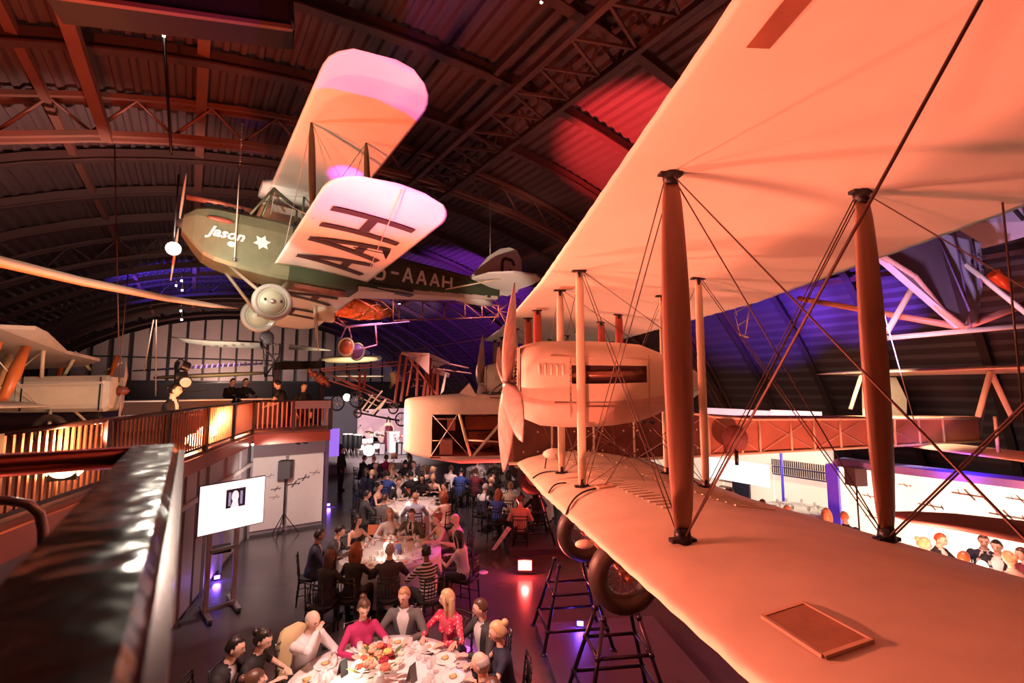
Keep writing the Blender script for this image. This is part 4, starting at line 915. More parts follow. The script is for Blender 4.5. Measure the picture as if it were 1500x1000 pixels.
def bodymesh(pose, fem, hy, hp):
    key = (pose, fem, hy, hp)
    if key in BC: return BC[key]
    sit = not pose.startswith('stand')
    lean = {'table': .16, 'lean': .38, 'back': .05, 'face': .24, 'reach': .34, 'stand': .03, 'stand_work': .42}[pose]
    hz = .53 if sit else .93; hip = V((0, 0, hz)); ax = V((sin(lean), 0, cos(lean))); fr = V((cos(lean), 0, -sin(lean)))
    def tp(s, a, g=0): w, d = torso_ring(s, fem); return hip+ax*s+fr*(cos(a)*(d+g))+V((0, sin(a)*(w+g), 0))
    mb = MB(); SS = [-.08, -.05, 0, .05, .11, .17, .24, .30, .36, .41, .455, .48, .50, .53, .57, .61, .65]
    mb.rings([[tp(s, 2*pi*k/20) for k in range(20)] for s in SS])
    if fem:
        for sd in (-1, 1): mb.ball(tp(.31, sd*.45), (.045, .055, .055), 10, 8)
    sw = .185 if not fem else .158; bones = [('torso', hip, hip+ax*.46), ('neck', hip+ax*.53, hip+ax*.7)]; wr = []
    for sd in (-1, 1):
        sh = hip+ax*.445+V((0, sd*sw, 0))
        tgt = {'table': V((.42, sd*.17, .80)), 'lean': V((.50, sd*.12, .81)), 'back': V((.28, sd*.12, .68)), 'face': V((.30, sd*.03, 1.13)) if sd < 0 else V((.45, .12, .80)),
               'reach': V((.60, sd*.25, .84)) if sd > 0 else V((.40, -.15, .80)), 'stand': V((.10, sd*.22, .88)), 'stand_work': V((.50, sd*.14, .98))}[pose]
        el, w_ = ik(sh, tgt, .29, .26, (-.2, sd*.8, -.6)); wr.append((sd, el, w_))
        mb.ball(sh, .062 if not fem else .05, 12, 8); mb.tube([sh, sh.lerp(el, .5), el, el.lerp(w_, .35), w_], [.056, .047, .040, .039, .027] if not fem else [.046, .038, .033, .032, .023], 10); mb.ball(el, .042 if not fem else .034, 10, 8)
        bones += [('upper', sh, el), ('fore', el, w_)]
        hj = hip+V((0, sd*.09, -.01))
        kn, an = (V((.44, sd*.13, .50)), V((.47, sd*.13, .09))) if sit else (V((.03, sd*.10, .50)), V((-.01, sd*.11, .09)))
        mb.tube([hj, hj.lerp(kn, .5), kn], [.092, .078, .058], 12); mb.ball(kn, .060, 10, 8); mb.tube([kn, kn.lerp(an, .35), an], [.055, .055, .037], 10)
        mb.tube([an+V((-.03, 0, -.03)), an+V((.06, 0, -.045)), an+V((.16, 0, -.06))], [.04, .042, .028], 10)
        bones += [('thigh', hj, kn), ('shin', kn, an), ('foot', an+V((0, 0, -.04)), an+V((.16, 0, -.06)))]
    tmp = bpy.data.objects.new('tmp', mb.mesh('tmp', SKINS[0])); COL.objects.link(tmp)
    md = tmp.modifiers.new('r', 'REMESH'); md.mode = 'VOXEL'; md.voxel_size = .019; md.use_smooth_shade = True
    m2 = tmp.modifiers.new('s', 'SMOOTH'); m2.iterations = 3; m2.factor = .5
    dg = bpy.context.evaluated_depsgraph_get(); me = bpy.data.meshes.new_from_object(tmp.evaluated_get(dg)); bpy.data.objects.remove(tmp)
    def near(p):
        best = None
        for nm, a, b in bones:
            d = b-a; t = max(0, min(1, (p-a).dot(d)/d.length_squared)); L = (p-a-d*t).length-(.09 if nm == 'torso' else .03 if nm in ('upper', 'fore', 'neck') else .05)
            if best is None or L < best[0]: best = (L, nm, t)
        return best[1:]
    cls = [near(p.center) for p in me.polygons]
    hd = hip+ax*.64+V((.025, 0, .07)); Rh = Matrix.Rotation(hy, 3, 'Z') @ Matrix.Rotation(hp, 3, 'Y')
    full = MB(); full.add([v.co for v in me.vertices], [tuple(p.vertices) for p in me.polygons], True)
    hm = head_mb(hd, Rh, fem); n0 = len(full.v); full.v += hm.v; full.f += [[i+n0 for i in f] for f in hm.f]; full.sm += hm.sm; full.mi += hm.mi
    for sd, el, w_ in wr:       # hands: palm, four fingers, thumb
        d = (w_-el).normalized(); dn = V((d.x, d.y, d.z*.3)).normalized() if pose not in ('face', 'stand') else d
        side = dn.cross(V((0, 0, 1))).normalized() if abs(dn.z) < .95 else V((0, 1, 0)); upv = side.cross(dn); hs = 1 if not fem else .88
        full.tube([w_-dn*.015, w_+dn*.03*hs, w_+dn*.085*hs], [.026*hs, .038*hs, .040*hs], 10, flat=.42, up=upv)
        for k, L in enumerate((.062, .075, .070, .055)):
            o = w_+dn*.080*hs+side*(k-1.5)*.019*hs; full.tube([o, o+dn*L*.45*hs-upv*.004, o+dn*L*.8*hs-upv*.016, o+dn*L*hs-upv*.028], [.0095, .0088, .008, .006], 6)
        o = w_+dn*.030*hs-side*sd*.032*hs*(-1); o = w_+dn*.03*hs+side*(.03*sd*hs); full.tube([o, o+side*(.028*sd*hs)+dn*.025*hs-upv*.006, o+side*(.034*sd*hs)+dn*.055*hs-upv*.014], [.012, .010, .007], 6)
    def cloth(test, g, name):
        fs = [tuple(p.vertices) for p, c in zip(me.polygons, cls) if test(c)]; used = sorted({i for f in fs for i in f}); ix = {v: i for i, v in enumerate(used)}
        b = MB(); b.add([me.vertices[i].co+me.vertices[i].normal*g for i in used], [tuple(ix[i] for i in f) for f in fs], True); return b.mesh(name, FAB['black'], fix=False)
    R = dict(body=full.mesh('body', [SKINS[0], eyem, lipm], fix=False), c=hd, R=Rh, tp=tp)
    R['jacket'] = cloth(lambda c: c[0] in ('torso', 'upper') or (c[0] == 'fore' and c[1] < .93), .013, 'jacket')
    R['top'] = cloth(lambda c: c[0] == 'upper' and c[1] < .45 or c[0] == 'torso', .008, 'top')
    R['dress'] = cloth(lambda c: (c[0] == 'torso' and c[1] < .80) or c[0] == 'thigh', .010, 'dress')
    R['trousers'] = cloth(lambda c: c[0] in ('thigh', 'shin') or (c[0] == 'torso' and c[1] < .12), .008, 'trousers')
    R['shoes'] = cloth(lambda c: c[0] == 'foot', .008, 'shoes')
    sf = MB(); rs = []
    for s in (.10, .2, .3, .38, .44, .49, .53, .56):
        hw = .10+.42*max(0, (s-.1)/.4) if s < .5 else 1.6; hw = min(hw, 1.2); rs.append([tp(s, -hw+2*hw*k/8, .019) for k in range(9)])
    sf.rings(rs, False, False); R['shirt'] = sf.mesh('shirt_front', FAB['white'], fix=False)
    ti = MB(); ti.rings([[tp(s, a, .026) for a in (-w_, w_)] for s, w_ in ((.12, .02), (.16, .28), (.3, .24), (.44, .16), (.52, .22), (.545, .3))], False, False); R['tie'] = ti.mesh('tie', FAB['black'], fix=False)
    if not sit:
        sk_ = MB(); rs = []
        for i in range(9):
            s = i/8; z = hz+.06-s*(hz-.02); a = .155+.10*s; rs.append([V((cos(2*pi*k/20)*a*.8*(1+.05*sin(k*2.5)*s), sin(2*pi*k/20)*a*(1+.05*sin(k*2.5)*s), z)) for k in range(20)])
        sk_.rings(rs); R['skirt'] = sk_.mesh('skirt', FAB['black'])
    BC[key] = R; return R
HC = {}
def mobj(name, me, m, parent, extra=None):
    o = bpy.data.objects.new(name, me); COL.objects.link(o); o.parent = parent
    o.material_slots[0].link = 'OBJECT'; o.material_slots[0].material = m; return o
def person(loc, yaw, label, pose='table', fem=False, hy=0.0, hp=.2, hair='short', hc='brown', style='suit', col='charcoal', skin=0, col2=None, group=None, sc=1.0):
    B_ = bodymesh(pose, fem, hy, hp); t = thing('person', label, 'person', loc, group, yaw); t.scale = (sc,)*3
    mobj('body', B_['body'], SKINS[skin], t)
    hk = (pose, fem, hy, hp, hair)
    if hk not in HC:
        h = hair_mb(B_['c'], B_['R'], hair); HC[hk] = h.mesh('hair', HAIRM['brown']) if h else None
    if HC[hk]: mobj('hair', HC[hk], HAIRM[hc], t)
    f = FAB[col]
    if style in ('suit', 'tie'):
        mobj('jacket', B_['jacket'], f, t); mobj('shirt_front', B_['shirt'], FAB[col2 or 'white'], t)
        if style == 'tie': mobj('tie', B_['tie'], FAB['black'], t)
        mobj('trousers', B_['trousers'], FAB['charcoal' if col not in ('black', 'navy') else col], t)
    elif style == 'shirt': mobj('shirt', B_['jacket'], f, t); mobj('trousers', B_['trousers'], FAB['charcoal'], t)
    elif style == 'vest': mobj('shirt', B_['jacket'], FAB['white'], t); v_ = mobj('vest', B_['top'], f, t); v_.scale = (1.07, 1.05, 1.005); mobj('trousers', B_['trousers'], FAB['charcoal'], t)
    elif style == 'top': mobj('top', B_['top'], f, t); mobj('trousers', B_['trousers'], FAB['black'], t)
    else: mobj('dress', B_['dress'], f, t)
    if 'skirt' in B_ and style == 'dress': mobj('skirt', B_['skirt'], f, t)
    mobj('shoes', B_['shoes'], FAB['black'], t)
    return t
# ------------------------------------------------------------ chairs
def chair_proto():
    t = thing('banquet_chair', 'x', 'chair', (0, 0, 0))
    for x, y in ((.19, -.18), (.19, .18)): MB().tube([(x, y, 0), (x, y, .44)], [.013, .017], 8).build('leg', chairm, t)
    for y in (-.18, .18):
        m_ = MB().tube([(-.23, y, 0), (-.19, y, .44), (-.24, y, .92)], [.014, .017, .013], 8)
        for z in (.52, .60, .68, .76, .84): m_.ball((-.2-.04*(z-.44)/.48, y, z), .019, 8, 6)
        m_.build('back_post', chairm, t)
    MB().box((0, 0, .45), (.41, .41, .03)).build('seat', chairm, t); MB().ball((0, 0, .475), (.20, .20, .03), 16, 8).build('seat_cushion', cushm, t)
    for z in (.90, .82, .58): MB().tube([(-.2-.04*(z-.44)/.48, -.18, z), (-.225-.04*(z-.44)/.48, 0, z+.005), (-.2-.04*(z-.44)/.48, .18, z)], .012, 6).build('back_rail', chairm, t)
    for k in range(5): y = -.11+.055*k; MB().tube([(-.222, y, .58), (-.245, y, .82)], .008, 6).build('spindle', chairm, t)
    for y in (-.18, .18): MB().tube([(.19, y, .2), (-.21, y, .2)], .009, 6).build('stretcher', chairm, t)
    MB().tube([(0, -.18, .2), (0, .18, .2)], .009, 6).build('stretcher', chairm, t)
    return t
CH = chair_proto(); CHused = [False]
def place_chair(p, yaw, label, group='black spindle-back banquet chairs'):
    o = CH if not CHused[0] else copy_tree(CH); CHused[0] = True
    o.location = V((p.x, p.y, p.z)); o.rotation_euler.z = yaw; o['label'] = label; o['group'] = group; return o
SEATS = {}
# ------------------------------------------------------------ tables and settings
plate0 = None
def tset(name, mbm, m, label, cat, group, p, rz=0):
    o = bpy.data.objects.new(name, mbm); COL.objects.link(o); o.location = p; o.rotation_euler.z = rz; o.material_slots[0].link = 'OBJECT'; o.material_slots[0].material = m
    return tag(o, label, cat, group)
PL = MB().lathe([(.001, .004), (.085, .004), (.10, .010), (.142, .018), (.145, .014), (.09, .0), (.001, 0)], (0, 0, 0), (0, 0, 1), 26).mesh('plate', china)
FOOD = MB().ball((0, 0, .022), (.045, .035, .02), 10, 6).ball((.03, .02, .02), (.02, .02, .015), 8, 5).mesh('food', mat('food', (.75, .45, .2), .5))
LEAF = MB().ball((-.03, .015, .022), (.025, .018, .012), 8, 5).mesh('garnish', mat('garnish', (.25, .35, .10), .5))
GL = MB().lathe([(.001, .002), (.033, .0), (.034, .003), (.006, .008), (.005, .09), (.02, .105), (.037, .13), (.040, .16), (.034, .205), (.031, .205), (.036, .16), (.033, .132), (.001, .108)], (0, 0, 0), (0, 0, 1), 14).mesh('wine_glass', glassm)
TB = MB().lathe([(.001, .006), (.026, .0), (.030, .0), (.037, .09), (.034, .09), (.028, .008), (.001, .008)], (0, 0, 0), (0, 0, 1), 14).mesh('tumbler', glassm)
NK = MB().poly([V((-.05, -.09, 0)), V((.05, -.10, 0)), V((.06, .08, 0)), V((-.04, .10, 0))], (0, 0, 1), .018).mesh('napkin', clothm)
FK = MB().bar((-.09, 0, .003), (.05, 0, .003), .006, .003).box((.075, 0, .003), (.05, .018, .003)).mesh('fork', steel)
KN = MB().bar((-.10, 0, .003), (.0, 0, .003), .009, .004).bar((0, 0, .003), (.12, 0, .003), .016, .002).mesh('knife', steel)
def flowers(p, lab, n=26, s=1.0, cols=None):
    t = thing('flower_centrepiece', lab, 'flowers', p, 'table flowers'); Q = lambda x, y, z: V(p)+V((x, y, z))*s
    MB().lathe([(.001, 0), (.05, 0), (.06, .05), (.05, .11), (.055, .12), (.045, .12), (.001, .02)], p, (0, 0, 1), 16).build('vase', china, t)
    cs = cols or [((.80, .20, .12), 'bloom_coral'), ((.85, .75, .60), 'bloom_cream'), ((.35, .02, .04), 'bloom_dark_red'), ((.85, .45, .30), 'bloom_peach'), ((.9, .65, .2), 'bloom_yellow')]
    R_ = random.Random(len(lab))
    for k in range(n):
        a = R_.uniform(0, 2*pi); r = .17*sqrt(R_.random()); z = .20+.10*R_.random()-.35*r; c = Q(cos(a)*r, sin(a)*r, z); cc, nm = cs[k % len(cs)]; b = MB(); sz = R_.uniform(.022, .042)*s
        for j in range(6):
            an = j*pi/3; b.ball(c+V((cos(an)*sz*.6, sin(an)*sz*.6, 0)), (sz*.55, sz*.55, sz*.5), 6, 4)
        b.ball(c+V((0, 0, sz*.35)), sz*.45, 6, 4); b.build('bloom', mat(nm, cc, .6), t)
    for k in range(n//2):
        a = R_.uniform(0, 2*pi); r = R_.uniform(.08, .22); c = Q(cos(a)*r, sin(a)*r, .13+.08*R_.random()); d = V((cos(a), sin(a), .4))*.06*s; e = V((-sin(a), cos(a), 0))*.02*s
        MB().add([c-d, c+e, c+d, c-e], [(0, 1, 2, 3)]).build('leaf', mat('leaf_green', (.10, .14, .04), .5), t)
    return t
def table(c, r, nm, nplates=10, near=2, a0=0.0, card=None, cloth_sh=None):
    c = V((c.x, c.y, FZ)); t = thing('round_table', 'round banquet table under the cloth '+nm, 'table', c, 'round banquet tables')
    MB().lathe([(.001, .70), (r, .70), (r, .735), (.001, .735)], c, (0, 0, 1), 40).build('tabletop', wood, t)
    for k in range(4): a = k*pi/2+.4; MB().tube([c+V((cos(a)*r*.7, sin(a)*r*.7, 0)), c+V((cos(a)*r*.7, sin(a)*r*.7, .7))], .018, 8).build('leg', darkm, t)
    n = 64; mb = MB(); mb.rings([[c+V((cos(2*pi*k/n)*q, sin(2*pi*k/n)*q, z)) for k in range(n)] for q, z in ((.001, .745), (r*.5, .745), (r+.005, .745))], True, False)
    mb.rings([[c+V((cos(2*pi*k/n)*(r+.005+s*(.03+.035*sin(k*2*pi/n*16))), sin(2*pi*k/n)*(r+.005+s*(.03+.035*sin(k*2*pi/n*16))), .745-s*.70)) for k in range(n)] for s in (0, .04, .3, .6, 1)], True, False)
    tag(mb.build('tablecloth', clothm), 'white cloth hanging to the floor on the round table '+nm, 'tablecloth', 'white tablecloths')
    z = .748
    S_ = SEATS.get(nm, []) if near >= 1 else []
    L_ = [(a0+2*pi*k/nplates, None) for k in range(nplates)] if not S_ else S_
    if S_ and near == 2:            # free places keep a setting too
        for k in range(24):
            a = 2*pi*k/24
            if min(abs((a-q+pi) % (2*pi)-pi) for q, _ in L_) > .55: L_ = L_+[(a, None)]
    for a, who in L_:
        d = V((cos(a), sin(a), 0)); e = V((-sin(a), cos(a), 0)); p = c+d*(r-.22)+V((0, 0, z)); w_ = ' in front of the '+who if who else ' at an empty place of the table '+nm if S_ else ' on the table '+nm
        g_ = ' on the table '+nm
        o = tset('plate', PL, china, 'white dinner plate'+w_, 'plate', 'plates'+g_, p)
        if near >= 1:
            f = bpy.data.objects.new('food', FOOD); COL.objects.link(f); f.parent = o
        if near >= 2:
            f = bpy.data.objects.new('garnish', LEAF); COL.objects.link(f); f.parent = o
            tset('fork', FK, steel, 'fork'+w_, 'fork', 'forks'+g_, p-e*.18, a); tset('knife', KN, steel, 'knife'+w_, 'knife', 'knives'+g_, p+e*.18, a)
            tset('napkin', NK, clothm, 'crumpled napkin'+w_, 'napkin', 'napkins'+g_, p+e*.26-d*.05, a+rnd.random())
            tset('bread_plate', PL, china, 'small side plate'+w_, 'plate', 'side plates'+g_, p-e*.27-d*.06).scale = (.55, .55, .6)
        tset('wine_glass', GL, glassm, 'stemmed wine glass'+w_, 'glass', 'wine glasses'+g_, c+d*(r-.46)+e*.10+V((0, 0, z)))
        if near >= 1: tset('tumbler', TB, glassm, 'water tumbler'+w_, 'glass', 'tumblers'+g_, c+d*(r-.47)-e*.06+V((0, 0, z)))
    return t
# ------------------------------------------------------------ the party
def cen(px, v): 
    a, b, c = ray(px, 900); 
    # horizontal centre for a table at ground distance v
    zc = v*cos(PITCH)+(.75+FZ-EYE)*sin(PITCH); return UV((px-750)/FP*zc, v, 0)
TA, TBc, TC, TD, TE = cen(555, 5.75), cen(572, 10.15), cen(607, 13.9), cen(588, 17.2), cen(572, 20.4)
TF, TG, TH = cen(718, 20), cen(765, 15.4), cen(1450, 8.7)
NEAR = {id(TA): 'nearest the camera', id(TBc): 'second from the camera', id(TC): 'third from the camera', id(TG): 'by the foot of the propeller', id(TH): 'beyond the lower wing'}
def seat(px, py, cen_, label, zh=None, back=False, chair=True, off=0.0, clab=None, **kw):
    kw.setdefault('pose', 'table'); ln = {'table': .16, 'lean': .38, 'back': .05, 'face': .24, 'reach': .34}[kw['pose']]
    h = G(px, py, .60+.64*cos(ln)); d = V((cen_.x-h.x, cen_.y-h.y, 0)); yaw = math.atan2(d.y, d.x)+off
    f = V((cos(yaw), sin(yaw), 0)); p = V((h.x, h.y, FZ))-f*(sin(ln)*.66+.02)
    short = label.split(',')[0]; sw_ = short.split()[:9]
    while sw_[-1] in ('at', 'the', 'of', 'with', 'in', 'and', 'a', 'her', 'from', 'on', 'to', 'by', 'black', 'white', 'short', 'swept', 'right', 'left'): sw_.pop()
    if id(cen_) in NEAR: SEATS.setdefault(NEAR[id(cen_)], []).append((math.atan2(-d.y, -d.x), ' '.join(sw_)))
    # keep clear of the table edge
    person(p, yaw, label, **kw)
    if chair: lb = 'black chair under the '+label; place_chair(p-f*.02, yaw, lb if len(lb.split()) <= 16 else 'black chair under the '+' '.join(short.split()[:12]))
    return p
HY = lambda d: radians(d)
N = ' at the nearest table'
seat(345, 948, TA, 'dark-haired man in black suit and white shirt, leftmost at the nearest table', pose='lean', hy=0, hp=.25, hc='black', col='black', off=.1)
seat(386, 936, TA, 'woman with sleek black hair in black beside the leftmost man', pose='lean', fem=True, hp=.45, hair='bun', hc='black', style='top', col='black')
seat(458, 908, TA, 'bald man in white shirt holding a hand over his face', pose='face', hp=.35, hair='fringe', hc='grey', style='shirt', col='white', skin=0)
seat(533, 890, TA, 'woman in magenta blouse with dark bob looking down at her plate', pose='table', fem=True, hp=.5, hair='updo', hc='brown', style='shirt', col='magenta')
seat(592, 872, TA, 'man in open grey suit and white shirt with short fair hair', pose='table', hp=.35, hy=HY(-15), hc='fair', col='grey')
seat(655, 876, TA, 'blonde long-haired woman in patterned pink jacket', pose='table', fem=True, hp=.1, hy=HY(-50), hair='long', hc='blonde', style='suit', col='patterned', col2='pink')
seat(704, 890, TA, 'man in dark suit with swept brown hair, right of the blonde woman', pose='table', hp=.2, hy=HY(-30), hc='brown', col='charcoal', skin=0)
seat(729, 925, TA, 'woman with blonde hair pinned up and navy dress, right side of the nearest table', pose='table', fem=True, hp=.3, hair='updo', hc='blonde', style='top', col='navy')
seat(704, 972, TA, 'older balding man at the bottom right of the nearest table', pose='table', hp=.35, hair='fringe', hc='grey', col='black')
seat(722, 1012, TA, 'dark-haired guest cut off by the bottom edge of the picture', pose='lean', hp=.3, hc='brown', col='black')
seat(372, 1000, TA, 'guest with dark hair at the bottom left beside the nearest table', pose='lean', hp=.3, fem=True, hair='bun', hc='brown', style='shirt', col='black')
# second table
seat(468, 784, TBc, 'man in navy suit with cropped black hair at the left end of the second table', hc='black', col='navy', skin=2, hp=.2)
seat(498, 778, TBc, 'young man with tousled dark hair in dark suit at the second table', hc='black', col='charcoal', hp=.45, pose='lean')
seat(524, 762, TBc, 'woman with long dark hair and bare shoulders at the second table', fem=True, hair='long', hc='black', style='dress', col='black', hp=.3)
seat(571, 752, TBc, 'fair long-haired woman in white looking down at the second table', fem=True, hair='long', hc='fair', style='shirt', col='white', hp=.4)
seat(603, 752, TBc, 'man in grey-green suit and black tie, far side of the second table', style='tie', col='olive', hc='brown', hp=.4)
seat(640, 760, TBc, 'woman with auburn updo in pale dress reaching across the second table', fem=True, hair='updo', hc='red', style='dress', col='cream', pose='reach', hp=.2)
seat(667, 760, TBc, 'bald man in pale shirt at the right end of the second table', hair='bald', style='shirt', col='peach', hp=.25)
seat(672, 786, TBc, 'woman with long black hair and white top seen from behind, right of the second table', fem=True, hair='long', hc='black', style='top', col='white', hp=.2)
seat(624, 808, TBc, 'woman with dark hair in black and white striped top seen from behind', fem=True, hair='updo', hc='black', style='shirt', col='striped', skin=2, hp=.2)
seat(571, 806, TBc, 'man in charcoal jacket with cropped grey hair, back to the camera at the second table', hc='grey', col='charcoal', hp=.1, hair='short')
seat(522, 806, TBc, 'woman with curly auburn hair in black coat, back to the camera', fem=True, hair='curly', hc='red', style='suit', col='black', hp=.1)
seat(484, 814, TBc, 'dark-haired guest in black at the near left of the second table', fem=True, hair='long', hc='brown', style='suit', col='black', col2='black', hp=.1)
# third table
seat(538, 724, TC, 'man in dark grey suit seen from behind, left of the third table', hc='black', col='charcoal', skin=1)
seat(556, 712, TC, 'woman in black strappy top with dark bun at the third table', fem=True, hair='bun', hc='black', style='dress', col='black', hp=.4)
seat(564, 730, TC, 'man with grey-brown hair in grey suit, near left of the third table', hc='brown', col='grey')
seat(608, 728, TC, 'man in pale blue shirt seen from behind at the third table', hc='fair', style='shirt', col='paleblue')
seat(649, 726, TC, 'woman with auburn curls and peach dress at the right of the third table', fem=True, hair='curly', hc='red', style='dress', col='peach')
seat(652, 712, TC, 'dark-haired woman in black at the far right of the third table', fem=True, hair='updo', hc='black', style='suit', col='black', col2='black')
seat(634, 700, TC, 'blonde woman in black leaning over the third table', fem=True, hair='bun', hc='blonde', style='dress', col='black', pose='lean')
seat(618, 700, TC, 'woman with long black hair on the far side of the third table', fem=True, hair='long', hc='black', style='suit', col='black', col2='black')
seat(584, 706, TC, 'man in black suit on the far left side of the third table', hc='brown', col='black')
# fourth table
seat(536, 690, TD, 'woman with dark hair and navy coat at the left of the fourth table', fem=True, hair='long', hc='black', style='suit', col='navy', col2='black')
seat(545, 693, TD, 'blonde guest in navy seen from behind at the fourth table', hair='short', hc='blonde', col='navy', fem=True, style='suit')
seat(568, 695, TD, 'man in dark blue jacket, back to the camera at the fourth table', hc='black', col='blue')
seat(602, 695, TD, 'man in black jacket, back to the camera at the fourth table', hc='black', col='black')
seat(623, 686, TD, 'woman with brown hair in black, right of the fourth table', fem=True, hair='long', hc='brown', style='dress', col='black')
seat(634, 688, TD, 'blonde woman in black, rightmost at the fourth table', fem=True, hair='bun', hc='blonde', style='suit', col='black', col2='black')
seat(574, 682, TD, 'woman with fair hair facing the camera at the fourth table', fem=True, hair='long', hc='fair', style='dress', col='cream')
seat(550, 682, TD, 'balding man facing the camera at the fourth table', hair='fringe', hc='grey', col='charcoal')
seat(606, 680, TD, 'man in charcoal suit on the far side of the fourth table', hc='brown', col='charcoal')
# nearest the stage
seat(534, 671, TE, 'guest with dark hair in black, left of the table closest to the stage', hc='black', col='black')
seat(548, 672, TE, 'fair-haired guest seen from behind at the table closest to the stage', hc='fair', col='navy')
seat(566, 670, TE, 'woman in magenta top at the table closest to the stage', fem=True, hair='updo', hc='brown', style='shirt', col='magenta')
seat(594, 678, TE, 'man in black with back to the camera, right of the table closest to the stage', hc='black', col='black')
seat(600, 668, TE, 'woman in grey on the far right of the table closest to the stage', fem=True, hair='long', hc='brown', style='shirt', col='grey')
# behind the nose
seat(676, 690, TF, 'guest in bright blue jacket, back to the camera below the biplane nose', hc='black', col='blue', style='shirt')
seat(661, 686, TF, 'guest in white shirt left of the bright blue jacket', hc='brown', style='shirt', col='white')
seat(697, 690, TF, 'woman in dark maroon right of the bright blue jacket', fem=True, hair='updo', hc='brown', style='shirt', col='maroon')
seat(723, 692, TF, 'man in black suit, back to the camera below the biplane nose', hc='black', col='black')
seat(745, 694, TF, 'woman in violet-grey at the right of the table below the biplane nose', fem=True, hair='long', hc='black', style='shirt', col='charcoal')
seat(700, 676, TF, 'woman in white on the far side of the table below the biplane nose', fem=True, hair='bun', hc='fair', style='shirt', col='white')
seat(725, 677, TF, 'man in grey on the far side of the table below the biplane nose', hc='grey', col='grey')
# foot of the propeller
seat(711, 714, TG, 'white-haired man in navy waistcoat by the foot of the propeller', hair='short', hc='grey', style='vest', col='navy')
seat(720, 704, TG, 'balding man in black behind the white-haired man', hair='fringe', hc='fair', col='black')
seat(730, 722, TG, 'woman with long auburn hair and blue dress by the foot of the propeller', fem=True, hair='long', hc='red', style='top', col='blue')
seat(748, 712, TG, 'woman in grey shawl left of the propeller tip', fem=True, hair='updo', hc='fair', style='shirt', col='cream')
seat(762, 732, TG, 'man in peach shirt and brown trousers leaning back by the propeller tip', hc='brown', style='shirt', col='peach', pose='back')
seat(785, 718, TG, 'woman in black on the right of the table by the propeller', fem=True, hair='long', hc='black', style='suit', col='black', col2='black')
# right-hand tables beyond the wing
seat(1354, 797, TH, 'woman in peach blouse, leftmost at the table beyond the lower wing', fem=True, hair='updo', hc='blonde', style='shirt', col='peach')
seat(1378, 790, TH, 'man in black suit left of centre beyond the lower wing', hc='red', col='black')
seat(1412, 818, TH, 'guest with round auburn hair, back to the camera beyond the lower wing', hc='red', col='maroon', fem=True, hair='short', style='shirt')
seat(1441, 792, TH, 'man in navy suit and striped tie beyond the lower wing', hc='brown', col='navy', style='tie')
seat(1460, 800, TH, 'dark-haired guest in black beyond the lower wing', hc='black', col='black')
seat(1478, 818, TH, 'woman in salmon pleated top near the right picture edge', fem=True, hair='bun', hc='fair', style='shirt', col='peach')
seat(1498, 812, TH, 'guest in maroon at the right picture edge', hc='brown', style='shirt', col='maroon')
T2 = UV(8.0, 13.4, 0)
table(T2, .95, 'in front of the shop', 8, 0)
seat(1117, 738, T2, 'man in patterned shirt leaning on the table in front of the shop', hc='brown', style='shirt', col='striped', pose='lean', chair=False)
seat(1153, 748, T2, 'woman with wavy blonde hair and white top in front of the shop', fem=True, hair='long', hc='blonde', style='shirt', col='white', chair=False)
seat(1211, 752, T2, 'woman with straight blonde hair in black, left of the blue post', fem=True, hair='long', hc='blonde', style='suit', col='black', col2='black')
seat(1237, 757, T2, 'man with short fair hair in black jacket, right of the blue post', hc='fair', col='black')
seat(1044, 714, T2, 'guest in dark clothes left of the glowing sign band', hc='brown', col='black', chair=False)
seat(1070, 722, T2, 'woman with brown hair just beyond the wing crest', fem=True, hair='updo', hc='brown', style='shirt', col='cream', chair=False)
table(TA, 1.08, 'nearest the camera', 10, 2, .25); table(TBc, 1.05, 'second from the camera', 12, 2, .1); table(TC, 1.05, 'third from the camera', 10, 1)
table(TD, 1.0, 'fourth from the camera', 10, 0); table(TE, 1.0, 'closest to the stage', 8, 0); table(TF, 1.0, 'behind the biplane nose', 8, 0); table(TG, .95, 'by the foot of the propeller', 8, 1); table(TH, .95, 'beyond the lower wing', 10, 1)
# people upstairs and on the stage
p = P(240, 640, 9.4); person(V((p.x, p.y, 2.48-.40+.05)), radians(-18), 'dark-haired woman in black seated behind the balcony railing', pose='table', fem=True, hair='bun', hc='black', style='suit', col='black', hp=.1, sc=1.12)
p = P(418, 640, 13.2); person(V((p.x, p.y, 2.48-.42)), radians(150), 'man in black T-shirt stooping behind the balcony end', pose='stand_work', style='top', col='black', hc='black', hair='short', hp=.3)
p = P(441, 640, 13.6); person(V((p.x, p.y, 2.48-.55)), radians(-70), 'man in black facing away behind the grey sign board', pose='stand', style='suit', col='black', col2='black', hc='brown')
for i, (px, lb) in enumerate(((333, 'left of the two dim figures seated deep on the balcony'), (352, 'right of the two dim figures seated deep on the balcony'))):
    p = P(px, 640, 15.5); person(V((p.x, p.y, 2.5)), radians(-60), lb, pose='table', style='suit', col='black', col2='black', hc='black', group='dim figures on the balcony')
p = G(498, 719, 0); person(V((p.x, p.y, FZ)), radians(-40), 'waiter in black holding papers by the stage corner', pose='stand', style='suit', col='black', col2='black', hc='black')
p = P(567, 690, 27.6); person(V((p.x, p.y, FZ+.44)), radians(-100), 'woman in maroon dress speaking at the white lectern', pose='stand', fem=True, hair='long', hc='black', style='dress', col='maroon', sc=1.12)
